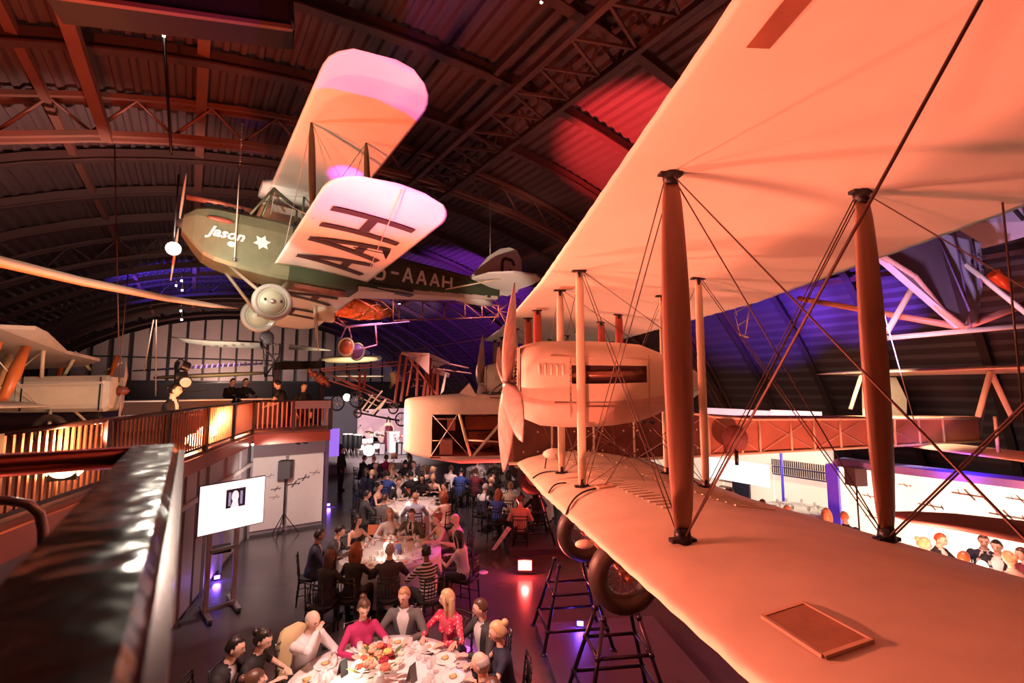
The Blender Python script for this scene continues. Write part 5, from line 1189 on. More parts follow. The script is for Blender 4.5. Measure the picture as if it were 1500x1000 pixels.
# cream-covered chair of the bald man
cc = G(437, 945, .8); t = thing('covered_chair', 'cream fabric-covered chair back behind the bald man', 'chair', V((cc.x, cc.y, FZ))); 
q = V((cc.x, cc.y, FZ)); dd = (V((TA.x, TA.y, FZ))-q).normalized(); sd = V((-dd.y, dd.x, 0))
MB().rings([[q+dd*(-.10+.06*a)+sd*(b*w_)+V((0, 0, z)) for a, b in ((-1, -1), (1, -1), (1, 1), (-1, 1))] for w_, z in ((.24, .02), (.22, .5), (.21, .85), (.16, .99), (.10, 1.02))]).build('slip_cover', mat('cream_cover', (.62, .48, .26), .8), t)
MB().box(q+dd*.14+V((0, 0, .46)), (.38, .38, .06)).build('seat', cushm, t)
# flowers, candles, cards
flowers(V((TA.x, TA.y, FZ+.748)), 'large loose arrangement of coral and cream flowers on the nearest table', 34, 1.45)
flowers(V((TBc.x, TBc.y, FZ+.748)), 'white and red flowers in the middle of the second table', 26, 1.1, [((.85, .8, .75), 'bloom_white'), ((.7, .06, .08), 'bloom_red'), ((.85, .75, .60), 'bloom_cream')])
flowers(V((TC.x, TC.y, FZ+.748)), 'cream flowers in the middle of the third table', 16, .8); flowers(V((TD.x, TD.y, FZ+.748)), 'coral flowers on the fourth table', 12, .8); flowers(V((TE.x, TE.y, FZ+.748)), 'flowers on the table closest to the stage', 12, .8)
def candleg(p, lab, s=1.0):
    t = thing('candle_globe', lab, 'candle', p, 'glowing candle globes'); MB().ball(V(p)+V((0, 0, .075*s)), (.06*s, .06*s, .075*s), 14, 10).build('glass_globe', candle, t); MB().lathe([(.001, .0), (.045*s, 0), (.045*s, .012), (.001, .012)], p, (0, 0, 1), 14).build('base', china, t)
candleg(G(524, 990, .75), 'large glowing white globe left of the flowers on the nearest table', 1.2); candleg(G(566, 805, .75), 'glowing globe on the second table', 1.1); candleg(G(598, 742, .75), 'glowing globe on the third table')
candleg(G(608, 706, .75), 'glowing globe on the fourth table'); candleg(G(1440, 838, .75), 'glowing globe on the table beyond the lower wing', 1.4); candleg(G(700, 690, .75), 'glowing globe on the table below the biplane nose')
for px, py in ((510, 978), (566, 800), (598, 738), (1440, 832)):
    lamp('POINT', 'candle_light', G(px, py, 1.0), None, 7, (1, .75, .6), .08)
def card(px, py, lab, m, w_=.22, h_=.16, yaw=0, z=.75, nm='table_card', tilt=.15):
    p = G(px, py, z); d = V((-sin(yaw), cos(yaw), 0)); e = V((cos(yaw), sin(yaw), 0)); t = thing(nm, lab, 'card', p)
    MB().poly([p+e*(-w_/2), p+e*(w_/2), p+e*(w_/2)+d*tilt*h_+V((0, 0, h_)), p+e*(-w_/2)+d*tilt*h_+V((0, 0, h_))], d, .004).build('card_face', m, t)
    MB().poly([p+e*(-w_/2)+d*.09, p+e*(w_/2)+d*.09, p+e*(w_/2)+d*tilt*h_+V((0, 0, h_)), p+e*(-w_/2)+d*tilt*h_+V((0, 0, h_))], d, .004).build('card_back', m, t); return t
orc = mat('card_orange', (.80, .25, .10), .6)
card(549, 783, 'orange folded sign on the second table', orc, .34, .22, -YAW+.0); card(594, 725, 'small orange folded sign on the third table', orc, .28, .2, -YAW); card(577, 672, 'brown folded sign on the table closest to the stage', mat('card_brown', (.35, .14, .06), .6), .3, .25, -YAW)
card(505, 990, 'small dark menu card standing left of the large flowers', blackm, .10, .18, -YAW+1.0); card(607, 1000, 'slim dark menu card right of the large flowers', mat('card_grey', (.10, .09, .09), .5), .11, .2, -YAW+1.1); card(582, 812, 'dark blue menu card on the second table', mat('card_navy', (.04, .03, .12), .5), .13, .2, -YAW)
for i, (px, py) in enumerate(((628, 955), (480, 948))):
    tag(MB().box(G(px, py, .756), (.08, .15, .012), Matrix.Rotation(.6+i, 3, 'Z')).build('phone', blackm), ('black phone lying right of the flowers on the nearest table', 'black phone lying left of the flowers on the nearest table')[i], 'phone')
# ------------------------------------------------------------ equipment
def screen():
    a, b, c, d = P(293, 713, 8.2), P(388, 697, 8.9), P(384, 763, 8.9), P(291, 787, 8.2)
    t = thing('display_screen', 'large white flat screen on a wheeled grey stand by the balcony wall', 'screen', G(330, 905, 0))
    u = (b-a).normalized(); nn = u.cross(V((0, 0, 1))).normalized(); w_ = (b-a).length; 
    o = (a+b+c+d)/4; h_ = ((a-d).length+(b-c).length)/2; F = lambda x, z, y=0: o+u*x*w_/2+V((0, 0, z*h_/2))+nn*y
    MB().poly([F(-1.02, -1.03, -.05), F(1.02, -1.03, -.05), F(1.02, 1.03, -.05), F(-1.02, 1.03, -.05)], nn, .05).build('screen_housing', blackm, t)
    s = MB().poly([F(-1, -1, .001), F(1, -1, .001), F(1, 1, .001), F(-1, 1, .001)], nn, .004).build('screen_face', mat('screen_glow', (1, 1, 1), .3, emit=(1, .93, .96), es=1.0), t)
    dk = mat('portrait_dark', (.05, .04, .12), .5); MB().poly([F(-.22, -.1, .006), F(.38, -.1, .006), F(.38, .68, .006), F(-.22, .68, .006)], nn, .002).build('portrait_background', dk, s)
    pl = mat('portrait_pale', (1, 1, 1), .5, emit=(.9, .9, 1), es=.85)
    MB().poly([F(.06+.11*cos(k), .36+.24*sin(k), .009) for k in [i*pi/8 for i in range(16)]], nn, .002).build('portrait_face', pl, s); MB().poly([F(-.08, -.1, .009), F(.18, -.1, .009), F(.14, .2, .009), F(0, .2, .009)], nn, .002).build('portrait_neck', pl, s)
    for k in range(8):
        sx = -.11 if k % 2 else .25; MB().tube([F(sx+.02*sin(j*1.3+k), .55-.11*j, .012) for j in range(6)], .012, 5).build('portrait_hair', mat('portrait_hair', (.5, .5, .7), .5, emit=(.5, .5, .8), es=.4), s)
    for px, py, v in ((300, 903, 7.9), (341, 886, 8.6)):
        g = G(px, py, 0); q = V((g.x, g.y, FZ))-nn*.0; MB().bar(q+V((0, 0, .1)), q+V((0, 0, 1.9)), .11, .07, up=u).build('stand_column', mat('stand_aluminium', (.55, .48, .48), .35, .6), t)
        MB().bar(q+nn*.45+V((0, 0, .07)), q-nn*.35+V((0, 0, .07)), .08, .05).build('stand_foot', steel, t)
        for s_ in (.45, -.35): MB().lathe([(.001, -.02), (.045, -.02), (.045, .02), (.001, .02)], q+nn*s_+V((0, 0, .045)), u, 14).build('castor', blackm, t)
    g1, g2 = G(303, 905, 0), G(343, 890, 0)
    for z in (.12, 1.15): MB().bar(V((g1.x, g1.y, z+FZ)), V((g2.x, g2.y, z+FZ)), .06).build('cross_bar', steel, t)
    tag(MB().box((g1+g2)/2+V((0, 0, 1.1))-nn*.2, (.3, .25, .1)).build('black_shelf', blackm), 'small black box on the shelf under the large screen', 'box')
screen()
def speaker(px, ytop, ybot, v, lab, zb=FZ, w_=.30, h_=.5):
    g = G(px, ybot, 0) if v is None else P(px, ybot, v); g = V((g.x, g.y, zb)); tz = P(px, ytop, (g.x*sin(YAW)+g.y*cos(YAW))).z; t = thing('speaker_on_stand', lab, 'speaker', g)
    R = Matrix.Rotation(-YAW+.15, 3, 'Z')
    MB().box((g.x, g.y, tz-h_/2), (w_, .28, h_), R).build('speaker_cabinet', mat('speaker_grey', (.06, .055, .06), .6), t)
    MB().box(V((g.x, g.y, tz-h_/2))+R @ V((0, -.145, 0)), (w_*.9, .01, h_*.9), R).build('speaker_grille', mat('grille', (.10, .09, .10), .7, bump=.4, bscale=300), t)
    MB().tube([(g.x, g.y, .3+zb), (g.x, g.y, tz-h_)], .02, 8).build('pole', blackm, t)
    for k in range(3):
        a = k*2*pi/3; MB().tube([(g.x, g.y, .62+zb), (g.x+.42*cos(a), g.y+.42*sin(a), zb+.02)], .013, 6).build('leg', blackm, t)
    return t
speaker(414, 674, 785, None, 'dark loudspeaker on a tripod in front of the white display wall', h_=.50, w_=.32); speaker(1259, 684, 778, 11.3, 'dark loudspeaker on a tripod in front of the gallery wall', h_=.42, w_=.34)
def fixture(p, d, lab, glow, s=.12, nm='spotlight', group=None, stem=.5, mm=None):
    p = V(p); d = V(d).normalized(); t = thing(nm, lab, 'lamp', p, group)
    MB().lathe([(.001, -1.6*s), (s*.8, -1.6*s), (s*.85, -.2*s), (s, .0), (s*.9, .02*s), (s*.8, -.1*s)], p, d, 16).build('housing', blackm, t)
    MB().lathe([(.001, 0), (s*.8, -.02*s)], p-d*.06*s, d, 16).build('lens', glow, t)
    if stem: MB().tube([p-d*s, p-d*s+V((0, 0, stem))], .015, 6).build('hanging_stem', blackm, t)
    return t
fixture(P(254, 364, 7.0), V((0, 0, EYE))-P(254, 364, 7.0), 'dazzling white spotlight hanging left of the green biplane nose', glow_w, .11, stem=1.2)
fixture(P(508, 582, 17.3), UV(0, -1, -.1)-V((0, 0, 0)), 'bright white spotlight above the left of the stage', glow_w, .16, stem=1.2)
for i, (px, py, lb) in enumerate(((266, 411, 'top lamp of the three small white ceiling lamps'), (258, 418, 'left lamp of the three small white ceiling lamps'), (267, 425, 'lower lamp of the three small white ceiling lamps'), (265, 455, 'faint lamp of the pair below the blade'), (266, 468, 'brighter lamp of the pair below the blade'), (585, 445, 'tiny white lamp on the purple part of the roof'), (793, 3, 'small lit lamp at the top edge of the picture'), (240, 53, 'small lamp on the thin rod at upper left'), (370, 651, 'round white lamp under the balcony corner'), (345, 656, 'left of the two close white lamps under the balcony edge'), (357, 654, 'right of the two close white lamps under the balcony edge'))):
    v = 14 if i < 8 else 11; v = 9 if i in (6, 7) else v; q = P(px, py, v)
    fixture(q, V((0, 0, EYE))-q, lb, glow_w, .035 if i < 8 else .03, 'small_lamp', stem=.3 if i < 8 else .12)
# floor lights
def floorlight(px, py, lab, glow, s, em, cl, nm='floor_light'):
    g = G(px, py, s*.6); F_ = FZ+(.14 if px == 850 else 0); t = thing(nm, lab, 'lamp', V((g.x, g.y, F_))); dv = (V((0, 0, 0))-V((g.x, g.y, 0))).normalized(); R = Matrix.Rotation(math.atan2(dv.y, dv.x), 3, 'Z')
    MB().box((g.x, g.y, F_+s*.62), (s*.5, s*1.0, s*.8), R).build('lamp_body', blackm, t); MB().box(V((g.x, g.y, F_+s*.66))+dv*s*.26, (s*.04, s*.86, s*.6), R).build('lens', glow, t)
    lamp('POINT', 'floor_glow', V((g.x, g.y, F_+s*.8))+dv*s*.6, None, em, cl, .08)
floorlight(769, 827, 'blazing red floor floodlight in the aisle by the plinth', glow_r, .34, 60, (1, .06, .05)); floorlight(850, 925, 'violet lamp on the near plinth between the trestle legs', glow_p, .12, 18, (.2, .08, 1)); floorlight(481, 739, 'small violet lamp at the corner of the display wall', glow_p, .12, 10, (.25, .1, 1)); floorlight(318, 845, 'violet lamp behind the screen stand', glow_p, .12, 14, (.2, .08, 1))
tag(MB().lathe([(.001, .012), (.10, .01), (.11, 0), (.001, 0)], G(708, 838, 0), (0, 0, 1), 20).build('floor_reflection', china), 'small white round downlight reflection on the aisle floor', 'reflection')  # downlight reflection on the floor modelled as a white disc
# stage things
lec = P(575, 660, 27.0); t = thing('lectern', 'white lectern on the stage in front of the speaking woman', 'lectern', V((lec.x, lec.y  , FZ+.44)))
MB().rings([[V((lec.x, lec.y  , FZ+.44))+V((x*k, y*k, z)) for x, y in ((-.28, -.22), (.28, -.22), (.28, .22), (-.28, .22))] for k, z in ((.85, 0), (1, 1.1))], smooth=False).build('body', whitem, t); MB().box((lec.x, lec.y, FZ+1.58), (.66, .5, .05)).build('top', whitem, t)
for i, (px, py, r_, h_) in enumerate(((505, 671, .14, .75), (512, 671, .13, .75), (520, 671, .13, .72), (526, 670, .12, .7))):
    g = P(px, py, 24.8); t = thing('conga_drum', ('leftmost', 'second', 'third', 'rightmost')[i]+' of the four tall dark conga drums on the stage', 'drum', V((g.x, g.y  , FZ+.44)), 'conga drums')
    z0 = FZ+.95; MB().lathe([(.001, z0), (r_*.75, z0), (r_*1.1, z0+h_*.5), (r_, z0+h_)], (g.x, g.y, 0), (0, 0, 1), 16).build('shell', blackm, t); MB().lathe([(r_*1.03, z0+h_-.04), (r_*1.05, z0+h_), (.001, z0+h_+.01)], (g.x, g.y, 0), (0, 0, 1), 16).build('drum_head', china, t)
    for k in range(3): MB().tube([(g.x, g.y, z0+.1), (g.x+.2*cos(k*2.1), g.y+.2*sin(k*2.1), FZ+.46)], .015, 6).build('stand_leg', steel, t)
g = P(540, 670, 25.2); t = thing('drum_kit', 'white drum kit with cymbals at the left of the stage', 'drum kit', V((g.x, g.y  , FZ+.44)))
MB().lathe([(.001, -.2), (.30, -.2), (.30, .2), (.001, .2)], (g.x, g.y, FZ+.78), UV(.3, -1, 0), 24).build('bass_drum', whitem, t)
for dx, dy, z in ((.45, .1, .95), (-.4, .1, .95), (.15, .3, 1.25), (-.15, .3, 1.25)): MB().lathe([(.001, -.12), (.17, -.12), (.17, .12), (.001, .12)], (g.x+dx, g.y+dy, z+FZ), (0, 0, 1), 16).build('tom_drum', whitem, t)
for dx, z in ((.7, 1.5), (-.65, 1.55), (.1, 1.7)):
    MB().lathe([(.001, .02), (.25, 0), (.001, -.005)], (g.x+dx, g.y+.3, z+FZ), (.1, -.2, 1), 18).build('cymbal', mat('brass', (.7, .5, .2), .25, .9), t); MB().tube([(g.x+dx, g.y+.3  , FZ+.44), (g.x+dx, g.y+.3, z+FZ)], .012, 6).build('cymbal_stand', steel, t)
for i, (px, dz) in enumerate(((551, 1.0), (558, .9), (585, .95), (591, .9))):
    g = P(px, 670, 26); t = thing('stage_amplifier', ('leftmost', 'second', 'third', 'rightmost')[i]+' of the dark amplifier boxes along the stage', 'amplifier', V((g.x, g.y  , FZ+.44)), 'stage amplifiers')
    MB().box((g.x, g.y, FZ+.44+dz*.35), (.34, .3, dz*.7)).build('cabinet', darkm, t); MB().box((g.x, g.y-.155, FZ+.44+dz*.35), (.28, .01, dz*.6)).build('grille', greyp, t)
for i, px in enumerate((516, 595)):
    g = P(px, 670, 25); t = thing('microphone_stand', ('microphone stand at the left of the stage', 'microphone stand at the right of the stage')[i], 'microphone stand', V((g.x, g.y  , FZ+.44)))
    MB().tube([(g.x, g.y  , FZ+.44), (g.x, g.y, FZ+1.7), (g.x+.35, g.y-.1, FZ+2.1)], .014, 6).build('stand', blackm, t); MB().ball((g.x+.35, g.y-.1, FZ+2.1), .04, 8, 6).build('microphone', blackm, t)
g = P(583, 672, 26.2); flowers(V((g.x, g.y, FZ+1.1)), 'red flower arrangement beside the lectern on the stage', 14, 1.6, [((.7, .1, .08), 'bloom_red'), ((.85, .75, .6), 'bloom_cream')])
# ------------------------------------------------------------ other aircraft
def TBm(pts, r, n=6): return MB().tube(pts, r, n)
t = thing('rotor_blade', 'long slender orange-lit rotor blade crossing the upper left', 'aircraft part', P(150, 410, 7.5))
pts = [P(-160, 336, 5.2), P(0, 383, 6.2), P(120, 412, 7.2), P(240, 436, 8.4), P(310, 447, 9.2), P(349, 451.5, 9.7)]; ws = [.19, .17, .15, .13, .10, .015]
MB().tube(pts, ws, 14, flat=.45, up=(0.25, -.2, 1)).build('blade', mat('blade_cream', (.75, .5, .38), .45), t)
# biplane on the balcony
O = P(172, 572, 10.5); axl = UV(-.96, -.28, 0).normalized(); axs = V((0, 0, 1)).cross(axl)*-1
def LB(q): q = V(q); return O+axl*q.x+axs*q.y+V((0, 0, q.z))
bp = thing('biplane', 'cream vintage biplane parked on the left balcony with red strut', 'aircraft', V((LB((2, 0, 0)).x, LB((2, 0, 0)).y, 2.5)))
def lb(mb, n_, m_): return mb.xf(LB).build(n_, m_, bp)
lb(MB().rings([[V((x, y*w_, z0+(z1-z0)*s)) for y, s in ((-1, .1), (-1, .85), (-.6, 1), (.6, 1), (1, .85), (1, .1), (.7, 0), (-.7, 0))] for x, w_, z0, z1 in ((0, .32, -.38, .30), (.1, .36, -.45, .34), (1.6, .36, -.45, .30), (3.2, .34, -.42, .26), (6, .2, -.2, .2))], smooth=False), 'fuselage', mat('body_cream', (.72, .62, .52), .5, var=.15))
lb(MB().box((.0, 0, .0), (.05, .55, .6)), 'radiator', mat('radiator_pale', (.6, .5, .45), .4)); lb(MB().bar((.1, -.39, .18), (1.6, -.39, .12), .05), 'exhaust_pipe', mat('pipe_pale', (.65, .55, .48), .4)); lb(MB().box((.9, -.365, -.1), (1.4, .02, .38)), 'side_panel', creamp)
for x in (.15, 1.5): lb(MB().bar((x, -.375, -.42), (x, -.375, .3), .02), 'panel_seam', darkm)
lb(MB().lathe([(.001, -.22), (.08, -.16), (.12, 0), (.001, .01)], (-.02, 0, 0), (1, 0, 0), 14), 'spinner', oldred)
for s in (-1, 1):
    lb(MB().tube([(-.1, 0, 0), (-.12, .25*s*.2, .35*s), (-.08, .15*s*.4, .75*s)], [.05, .07, .02], 8, flat=.35), 'propeller_blade', wood)
MB().poly([P(*q) for q in ((-80, 474, 7.6), (0, 481, 8), (52, 483, 8.5), (70, 492, 9), (98, 518, 10), (146, 529, 11), (120, 537, 11.5), (0, 543, 11.5), (-80, 546, 11.5))], (0, 0, 1), .07).build('upper_wing', mat('wing_grey', (.55, .48, .44), .55, var=.1), bp)
TBm = lambda pts, r, n=6: MB().tube(pts, r, n)
TBm([P(42, 500, 9.3), P(22, 545, 9), P(4, 585, 8.7)], [.06, .11, .07], 10).build('front_strut', mat('strut_orange', (.62, .16, .04), .35), bp)
TBm([P(14, 520, 9.5), P(-6, 575, 9)], .07, 8).build('front_strut', creamw, bp)
for z0, y0, y1, n_ in ((-.35, -2.9, 2.9, 'lower_wing'),):
    st = [];
    for i in range(19):
        y = y0+(y1-y0)*i/18; k = min(1, (y-y0)/.5+.25, (y1-y)/.9+.15); st.append((y, 1.0+(1-k)*.3, 2.7-(1-k)*.9, z0+.03*abs(y), z0-.10+.03*abs(y), k))
    lb(wing(st, .06, .06, 8), n_, mat('wing_grey', (.55, .48, .44), .55, var=.1))
for X in (1.2, 2.3):
    for Y in (-2.0, 2.0): lb(TBm([(X, Y, -.28), (X-.25, Y, .9)], .055, 10), 'interplane_strut', mat('strut_orange', (.62, .16, .04), .35))
    for Y in (-.35, .35): lb(TBm([(X, Y, .28), (X-.1, Y*1.6, .85)], .035, 8), 'centre_strut', creamw)
for a, b in (((1.2, -2, .9), (1.2, -.4, -.3)), ((1.2, -2, -.3), (1.2, -.4, .85)), ((1.2, -2, .9), (2.3, -2, -.3))): lb(TBm([a, b], .012, 5), 'bracing_wire', wirel)
for Y in (-.7, .7): lb(MB().torus((.8, Y, -.78), .24, .07), 'wheel', rubber); lb(TBm([(.8, Y, -.78), (1.0, Y*.5, -.4)], .03), 'gear_strut', creamw)
tag(MB().tube([P(110, 514, 12), P(122, 528, 12), P(133, 543, 12)], [.02, .10, .03], 10, flat=.35).build('propeller_blade', mat('blade_yellow', (.62, .60, .25), .5)), 'yellow-green propeller blade tip behind the parked cream biplane', 'propeller')
tag(MB().tube([P(152, 545, 13), P(165, 539, 13), P(178, 531, 13)], [.02, .09, .05], 10, flat=.35).build('propeller_blade', creamw), 'cream propeller blade tip above the nose of the parked biplane', 'propeller')
# hanging gliders far down the hall
def plank(pts, ws, m_, fl=.18): return MB().tube(pts, ws, 14, flat=fl, up=(0, 0, 1))
t = thing('hanging_glider', 'white hanging glider with dark centre and open tube frame, far left', 'aircraft', P(400, 520, 24))
MB().tube([P(250, 493, 23), P(275, 499, 23.2), P(310, 503, 23.6), P(383, 506, 24.4)], [.05, .45, .62, .62], 14, flat=.22, up=(.1, .1, 1)).build('left_wing', mat('glider_white', (.75, .68, .58), .5), t)
MB().tube([P(423, 508, 25), P(450, 510, 25.4), P(484, 513, 26)], [.5, .45, .08], 14, flat=.22, up=(.1, .1, 1)).build('right_wing', mat('glider_white', (.75, .68, .58), .5), t)
MB().tube([P(350, 501, 23.8), P(383, 503, 24.2)], [.35, .35], 10, flat=.3).build('dark_wing_root', darkm, t)
for a, b in (((385, 503), (388, 552)), ((400, 500), (400, 552)), ((410, 503), (408, 552)), ((385, 520), (412, 518)), ((386, 535), (410, 533)), ((388, 550), (408, 550)), ((385, 503), (412, 505)), ((388, 552), (410, 520)), ((385, 505), (408, 535))): TBm([P(*a, 24.3), P(*b, 24.3)], .04).build('frame_tube', steel, t)
MB().ball(P(391, 494, 24.3), .35).build('seat_pod', greyp, t)
def simplewing(lab, A_, B_, w0, m_, fl=.12, nm='hanging_wing'):
    n = 10; pts = [A_.lerp(B_, i/n) for i in range(n+1)]; ws = [w0*max(.2, sin(pi*(.08+.84*i/n))**.45) for i in range(n+1)]
    return tag(MB().tube(pts, ws, 14, flat=fl, up=(0, 0, 1)).build(nm, m_), lab, 'aircraft part')
ribbed = simplewing('dark ribbed wing lit violet from above, far left', P(195, 543, 22), P(392, 532, 26), .5, mat('wing_dark_violet', (.16, .10, .22), .5, var=.3)); simplewing('brown wing hanging below the violet-lit ribbed wing', P(225, 553, 23), P(392, 546, 26), .6, mat('wing_brown', (.40, .26, .12), .6), .2)
for k in range(16): MB().bar(P(262+k*8, 541-k*.45, 22.6), P(264+k*8, 535-k*.4, 22.6), .05).build('wing_rib', mat('rib_lit_violet', (.5, .3, .9), .5), ribbed)  # violet light put into the wing and rib colours
simplewing('thin yellowish wing far away above the balcony tables', P(255, 574, 24), P(306, 571, 24), .25, mat('wing_yellow', (.6, .5, .25), .5)); simplewing('small cream wing above the thin yellowish wing', P(268, 560, 26), P(318, 559, 26), .25, mat('wing_yellow', (.6, .5, .25), .5))
simplewing('bright cream wing glowing behind the hanging wheel', P(472, 527, 27), P(556, 524, 27), .9, mat('wing_bright', (.9, .75, .5), .5, emit=(1, .8, .55), es=.0), .25); simplewing('pale wing hanging above the pioneer aircraft tail', P(490, 551, 30), P(560, 551, 30), .5, mat('wing_bright', (.9, .75, .5), .5))
lamp('SPOT', 'far_wing_light', P(515, 560, 25), P(515, 525, 27), 350, (1, .8, .5), .1, 120)
# hanging skeleton aeroplane
t = thing('skeleton_aeroplane', 'uncovered hanging aeroplane with orange wicker-like body and long lattice tail', 'aircraft', P(520, 470, 13))
rag = mat('ragged_orange', (.62, .18, .05), .8, var=.6, scale=14, bump=1.0, bscale=25)
mb = MB(); rs = []
for i in range(13):
    s = i/12; c = P(452, 442, 11.5).lerp(P(577, 457, 13.6), s); k = (.25+.75*sin(pi*min(1, .12+s*.9))**.6)*(1 if s < .85 else 1-(s-.85)*3); rr = []
    for j in range(16): a = 2*pi*j/16; g = 1+rnd.uniform(-.07, .07); rr.append(c+V((cos(a)*.18*g*k, 0, 0))+V((0, cos(a)*.3*k, sin(a)*.30*g*k-.05*s)))
    rs.append(rr)
mb.rings(rs); mb.build('body_shell', rag, t)
MB().tube([P(520, 436, 12.2), P(545, 450, 12.4), P(562, 463, 12.6)], .03, 6).build('body_rib', redwood, t); MB().tube([P(500, 437, 12), P(530, 434, 12.4), P(560, 442, 12.8), P(574, 455, 13.2), P(570, 465, 13)], .025, 6).build('body_rib', oldred, t)
for k in range(26): a = P(rnd.uniform(470, 560), rnd.uniform(438, 468), 12.0); MB().tube([a, a+V((rnd.uniform(-.3, .3), rnd.uniform(-.2, .2), rnd.uniform(-.12, .12)))], .012, 4).build('lattice_stick', oldred, t)
MB().lathe([(.001, -.25), (.22, -.22), (.24, .2), (.18, .25)], P(475, 458, 11.4), UV(1, .3, 0), 16).build('engine_cowl', creamp, t)
MB().tube([P(462, 447, 11.2), P(463, 465, 11.2), P(464, 490, 11.2), P(467, 516, 11.2)], [.10, .10, .09, .02], 10, flat=.35, up=(1, 0, 0)).build('propeller_blade', wood, t)
vio = mat('tube_violet', (.35, .2, .6), .4)
for a, b in (((489, 470), (508, 479)), ((508, 479), (600, 471)), ((508, 477), (500, 495)), ((511, 479), (515, 495)), ((550, 474), (552, 503)), ((552, 505), (520, 513)), ((508, 478), (560, 473)), ((495, 465), (508, 478))): TBm([P(*a, 12.3), P(*b, 12.5)], .022).build('frame_tube', vio, t)
for (px, py, v, m_) in ((507, 508, 12.2, oldred), (523, 515, 12.8, mat('disc_violet', (.2, .08, .4), .4))):
    c = P(px, py, v); MB().lathe([(.001, -.03), (.2, -.02), (.2, .02), (.001, .03)], c, UV(-.3, -1, 0), 22).build('wheel_disc', m_, t); MB().torus(c, .225, .03, UV(-.3, -1, 0), 24, 8).build('tyre', rubberg, t)
tl = []
for k, px in enumerate((576, 585, 619, 651, 681, 706, 730)):
    v = 13+k*.35; a, b = P(px, 438+k*1.6, v), P(px, 470-k*1.0, v); TBm([a, b], .02).build('lattice_post', oldred, t); tl.append((a, b))
for (a, b), (c, d) in zip(tl, tl[1:]):
    for p_, q_ in ((a, c), (b, d), (a, d)): TBm([p_, q_], .014 if p_ is a and q_ is d else .018).build('lattice_boom', oldred, t)
for k in range(8): a = P(731, 456, 15.3); TBm([a, a+V((cos(k)*.5, sin(k)*.2, sin(k*2.3)*.45))], .014).build('tail_frame', oldred, t)
# pioneer pusher aeroplane
t = thing('pioneer_aeroplane', 'spindly pioneer biplane with red uprights, pink wing covers and bicycle wheels', 'aircraft', P(600, 600, 15.5))
pk_ = mat('cover_pink', (.75, .42, .40), .6)
MB().poly([P(588, 517, 15.2), P(629, 519, 14.2), P(658, 532, 16.5), P(628, 541, 18)], (0, 0, 1), .04).build('wing_cover', pk_, t); MB().poly([P(588, 517, 15.2), P(629, 519, 14.2), P(628, 548, 14.2), P(604, 524, 15)], V((.2, -.2, 0)), .03).build('cover_side', pk_, t)
MB().poly([P(636, 540, 14.6), P(659, 548, 16), P(657, 553, 16), P(634, 546, 14.6)], (0, 0, 1), .03).build('cover_tail', pk_, t); MB().poly([P(652, 546, 14.8), P(654, 548, 14.8), P(650, 572, 14.8), P(645, 578, 14.8)], V((.1, -.1, 0)), .03).build('pennant_panel', creamp, t)
for a, b in (((587, 518), (578, 590)), ((596, 522), (587, 588)), ((605, 527), (596, 580)), ((628, 520), (620, 580)), ((631, 524), (626, 580)), ((636, 535), (632, 580)), ((642, 537), (640, 580)), ((612, 530), (610, 580)), ((527, 544), (526, 582)), ((535, 543), (533, 570)), ((598, 523), (640, 578))): MB().bar(P(*a, 14.8), P(*b, 14.8), .09, .05).build('upright', redwood, t)
for a, b in (((470, 540), (588, 529)), ((472, 543), (600, 533)), ((470, 541), (560, 588)), ((476, 545), (585, 592)), ((500, 545), (560, 575)), ((658, 533), (686, 539)), ((640, 540), (690, 547)), ((588, 518), (658, 533)), ((560, 588), (585, 592)), ((480, 556), (560, 583))): TBm([P(*a, 14.6), P(*b, 15.2)], .028).build('outrigger_boom', mat('boom_rose', (.50, .22, .22), .45), t)
for a, b in (((530, 600), (546, 578)), ((536, 602), (560, 572)), ((545, 606), (560, 590)), ((528, 582), (552, 594)), ((540, 578), (556, 588)), ((555, 600), (565, 585))): MB().bar(P(*a, 14), P(*b, 14.2), .07, .03).build('skid_plank', creamw, t)
for a, b in (((518, 603), (585, 616)), ((548, 608), (565, 588)), ((520, 596), (540, 603))): TBm([P(*a, 14), P(*b, 14.2)], .03).build('skid', darkm, t)
for px, py, r_ in ((524, 605, .12), (576, 598, .15), (588, 614, .19), (522, 585, .22), (494, 590, .22)):
    c = P(px, py, 14); MB().torus(c, r_, .025, UV(-.2, -1, 0), 22, 6).build('bicycle_wheel', darkm, t)
    for k in range(4): d_ = V((cos(k*pi/4)*cos(YAW), -cos(k*pi/4)*sin(YAW), sin(k*pi/4)))*r_; TBm([c-d_, c+d_], .008, 4).build('wheel_spoke', steel, t)
for k in range(14): a = P(rnd.uniform(600, 645), rnd.uniform(540, 572), 14.9); TBm([a, a+V((rnd.uniform(-.5, .5), .1, rnd.uniform(-.5, .5)))], .014, 4).build('engine_rod', oldred, t)
MB().tube([P(575, 545, 15), P(580, 555, 15), P(571, 568, 15)], [.12, .16, .05], 10).build('tan_seat', mat('seat_tan', (.5, .35, .2), .6), t)
for k in range(7): a = P(455+k*4, 545+k*2.6, 13.4); MB().lathe([(.001, -.12), (.06, -.12), (.06, .12), (.001, .12)], a, V((rnd.uniform(-1, 1), .3, -.6)), 10).build('engine_cylinder', oldred, t)
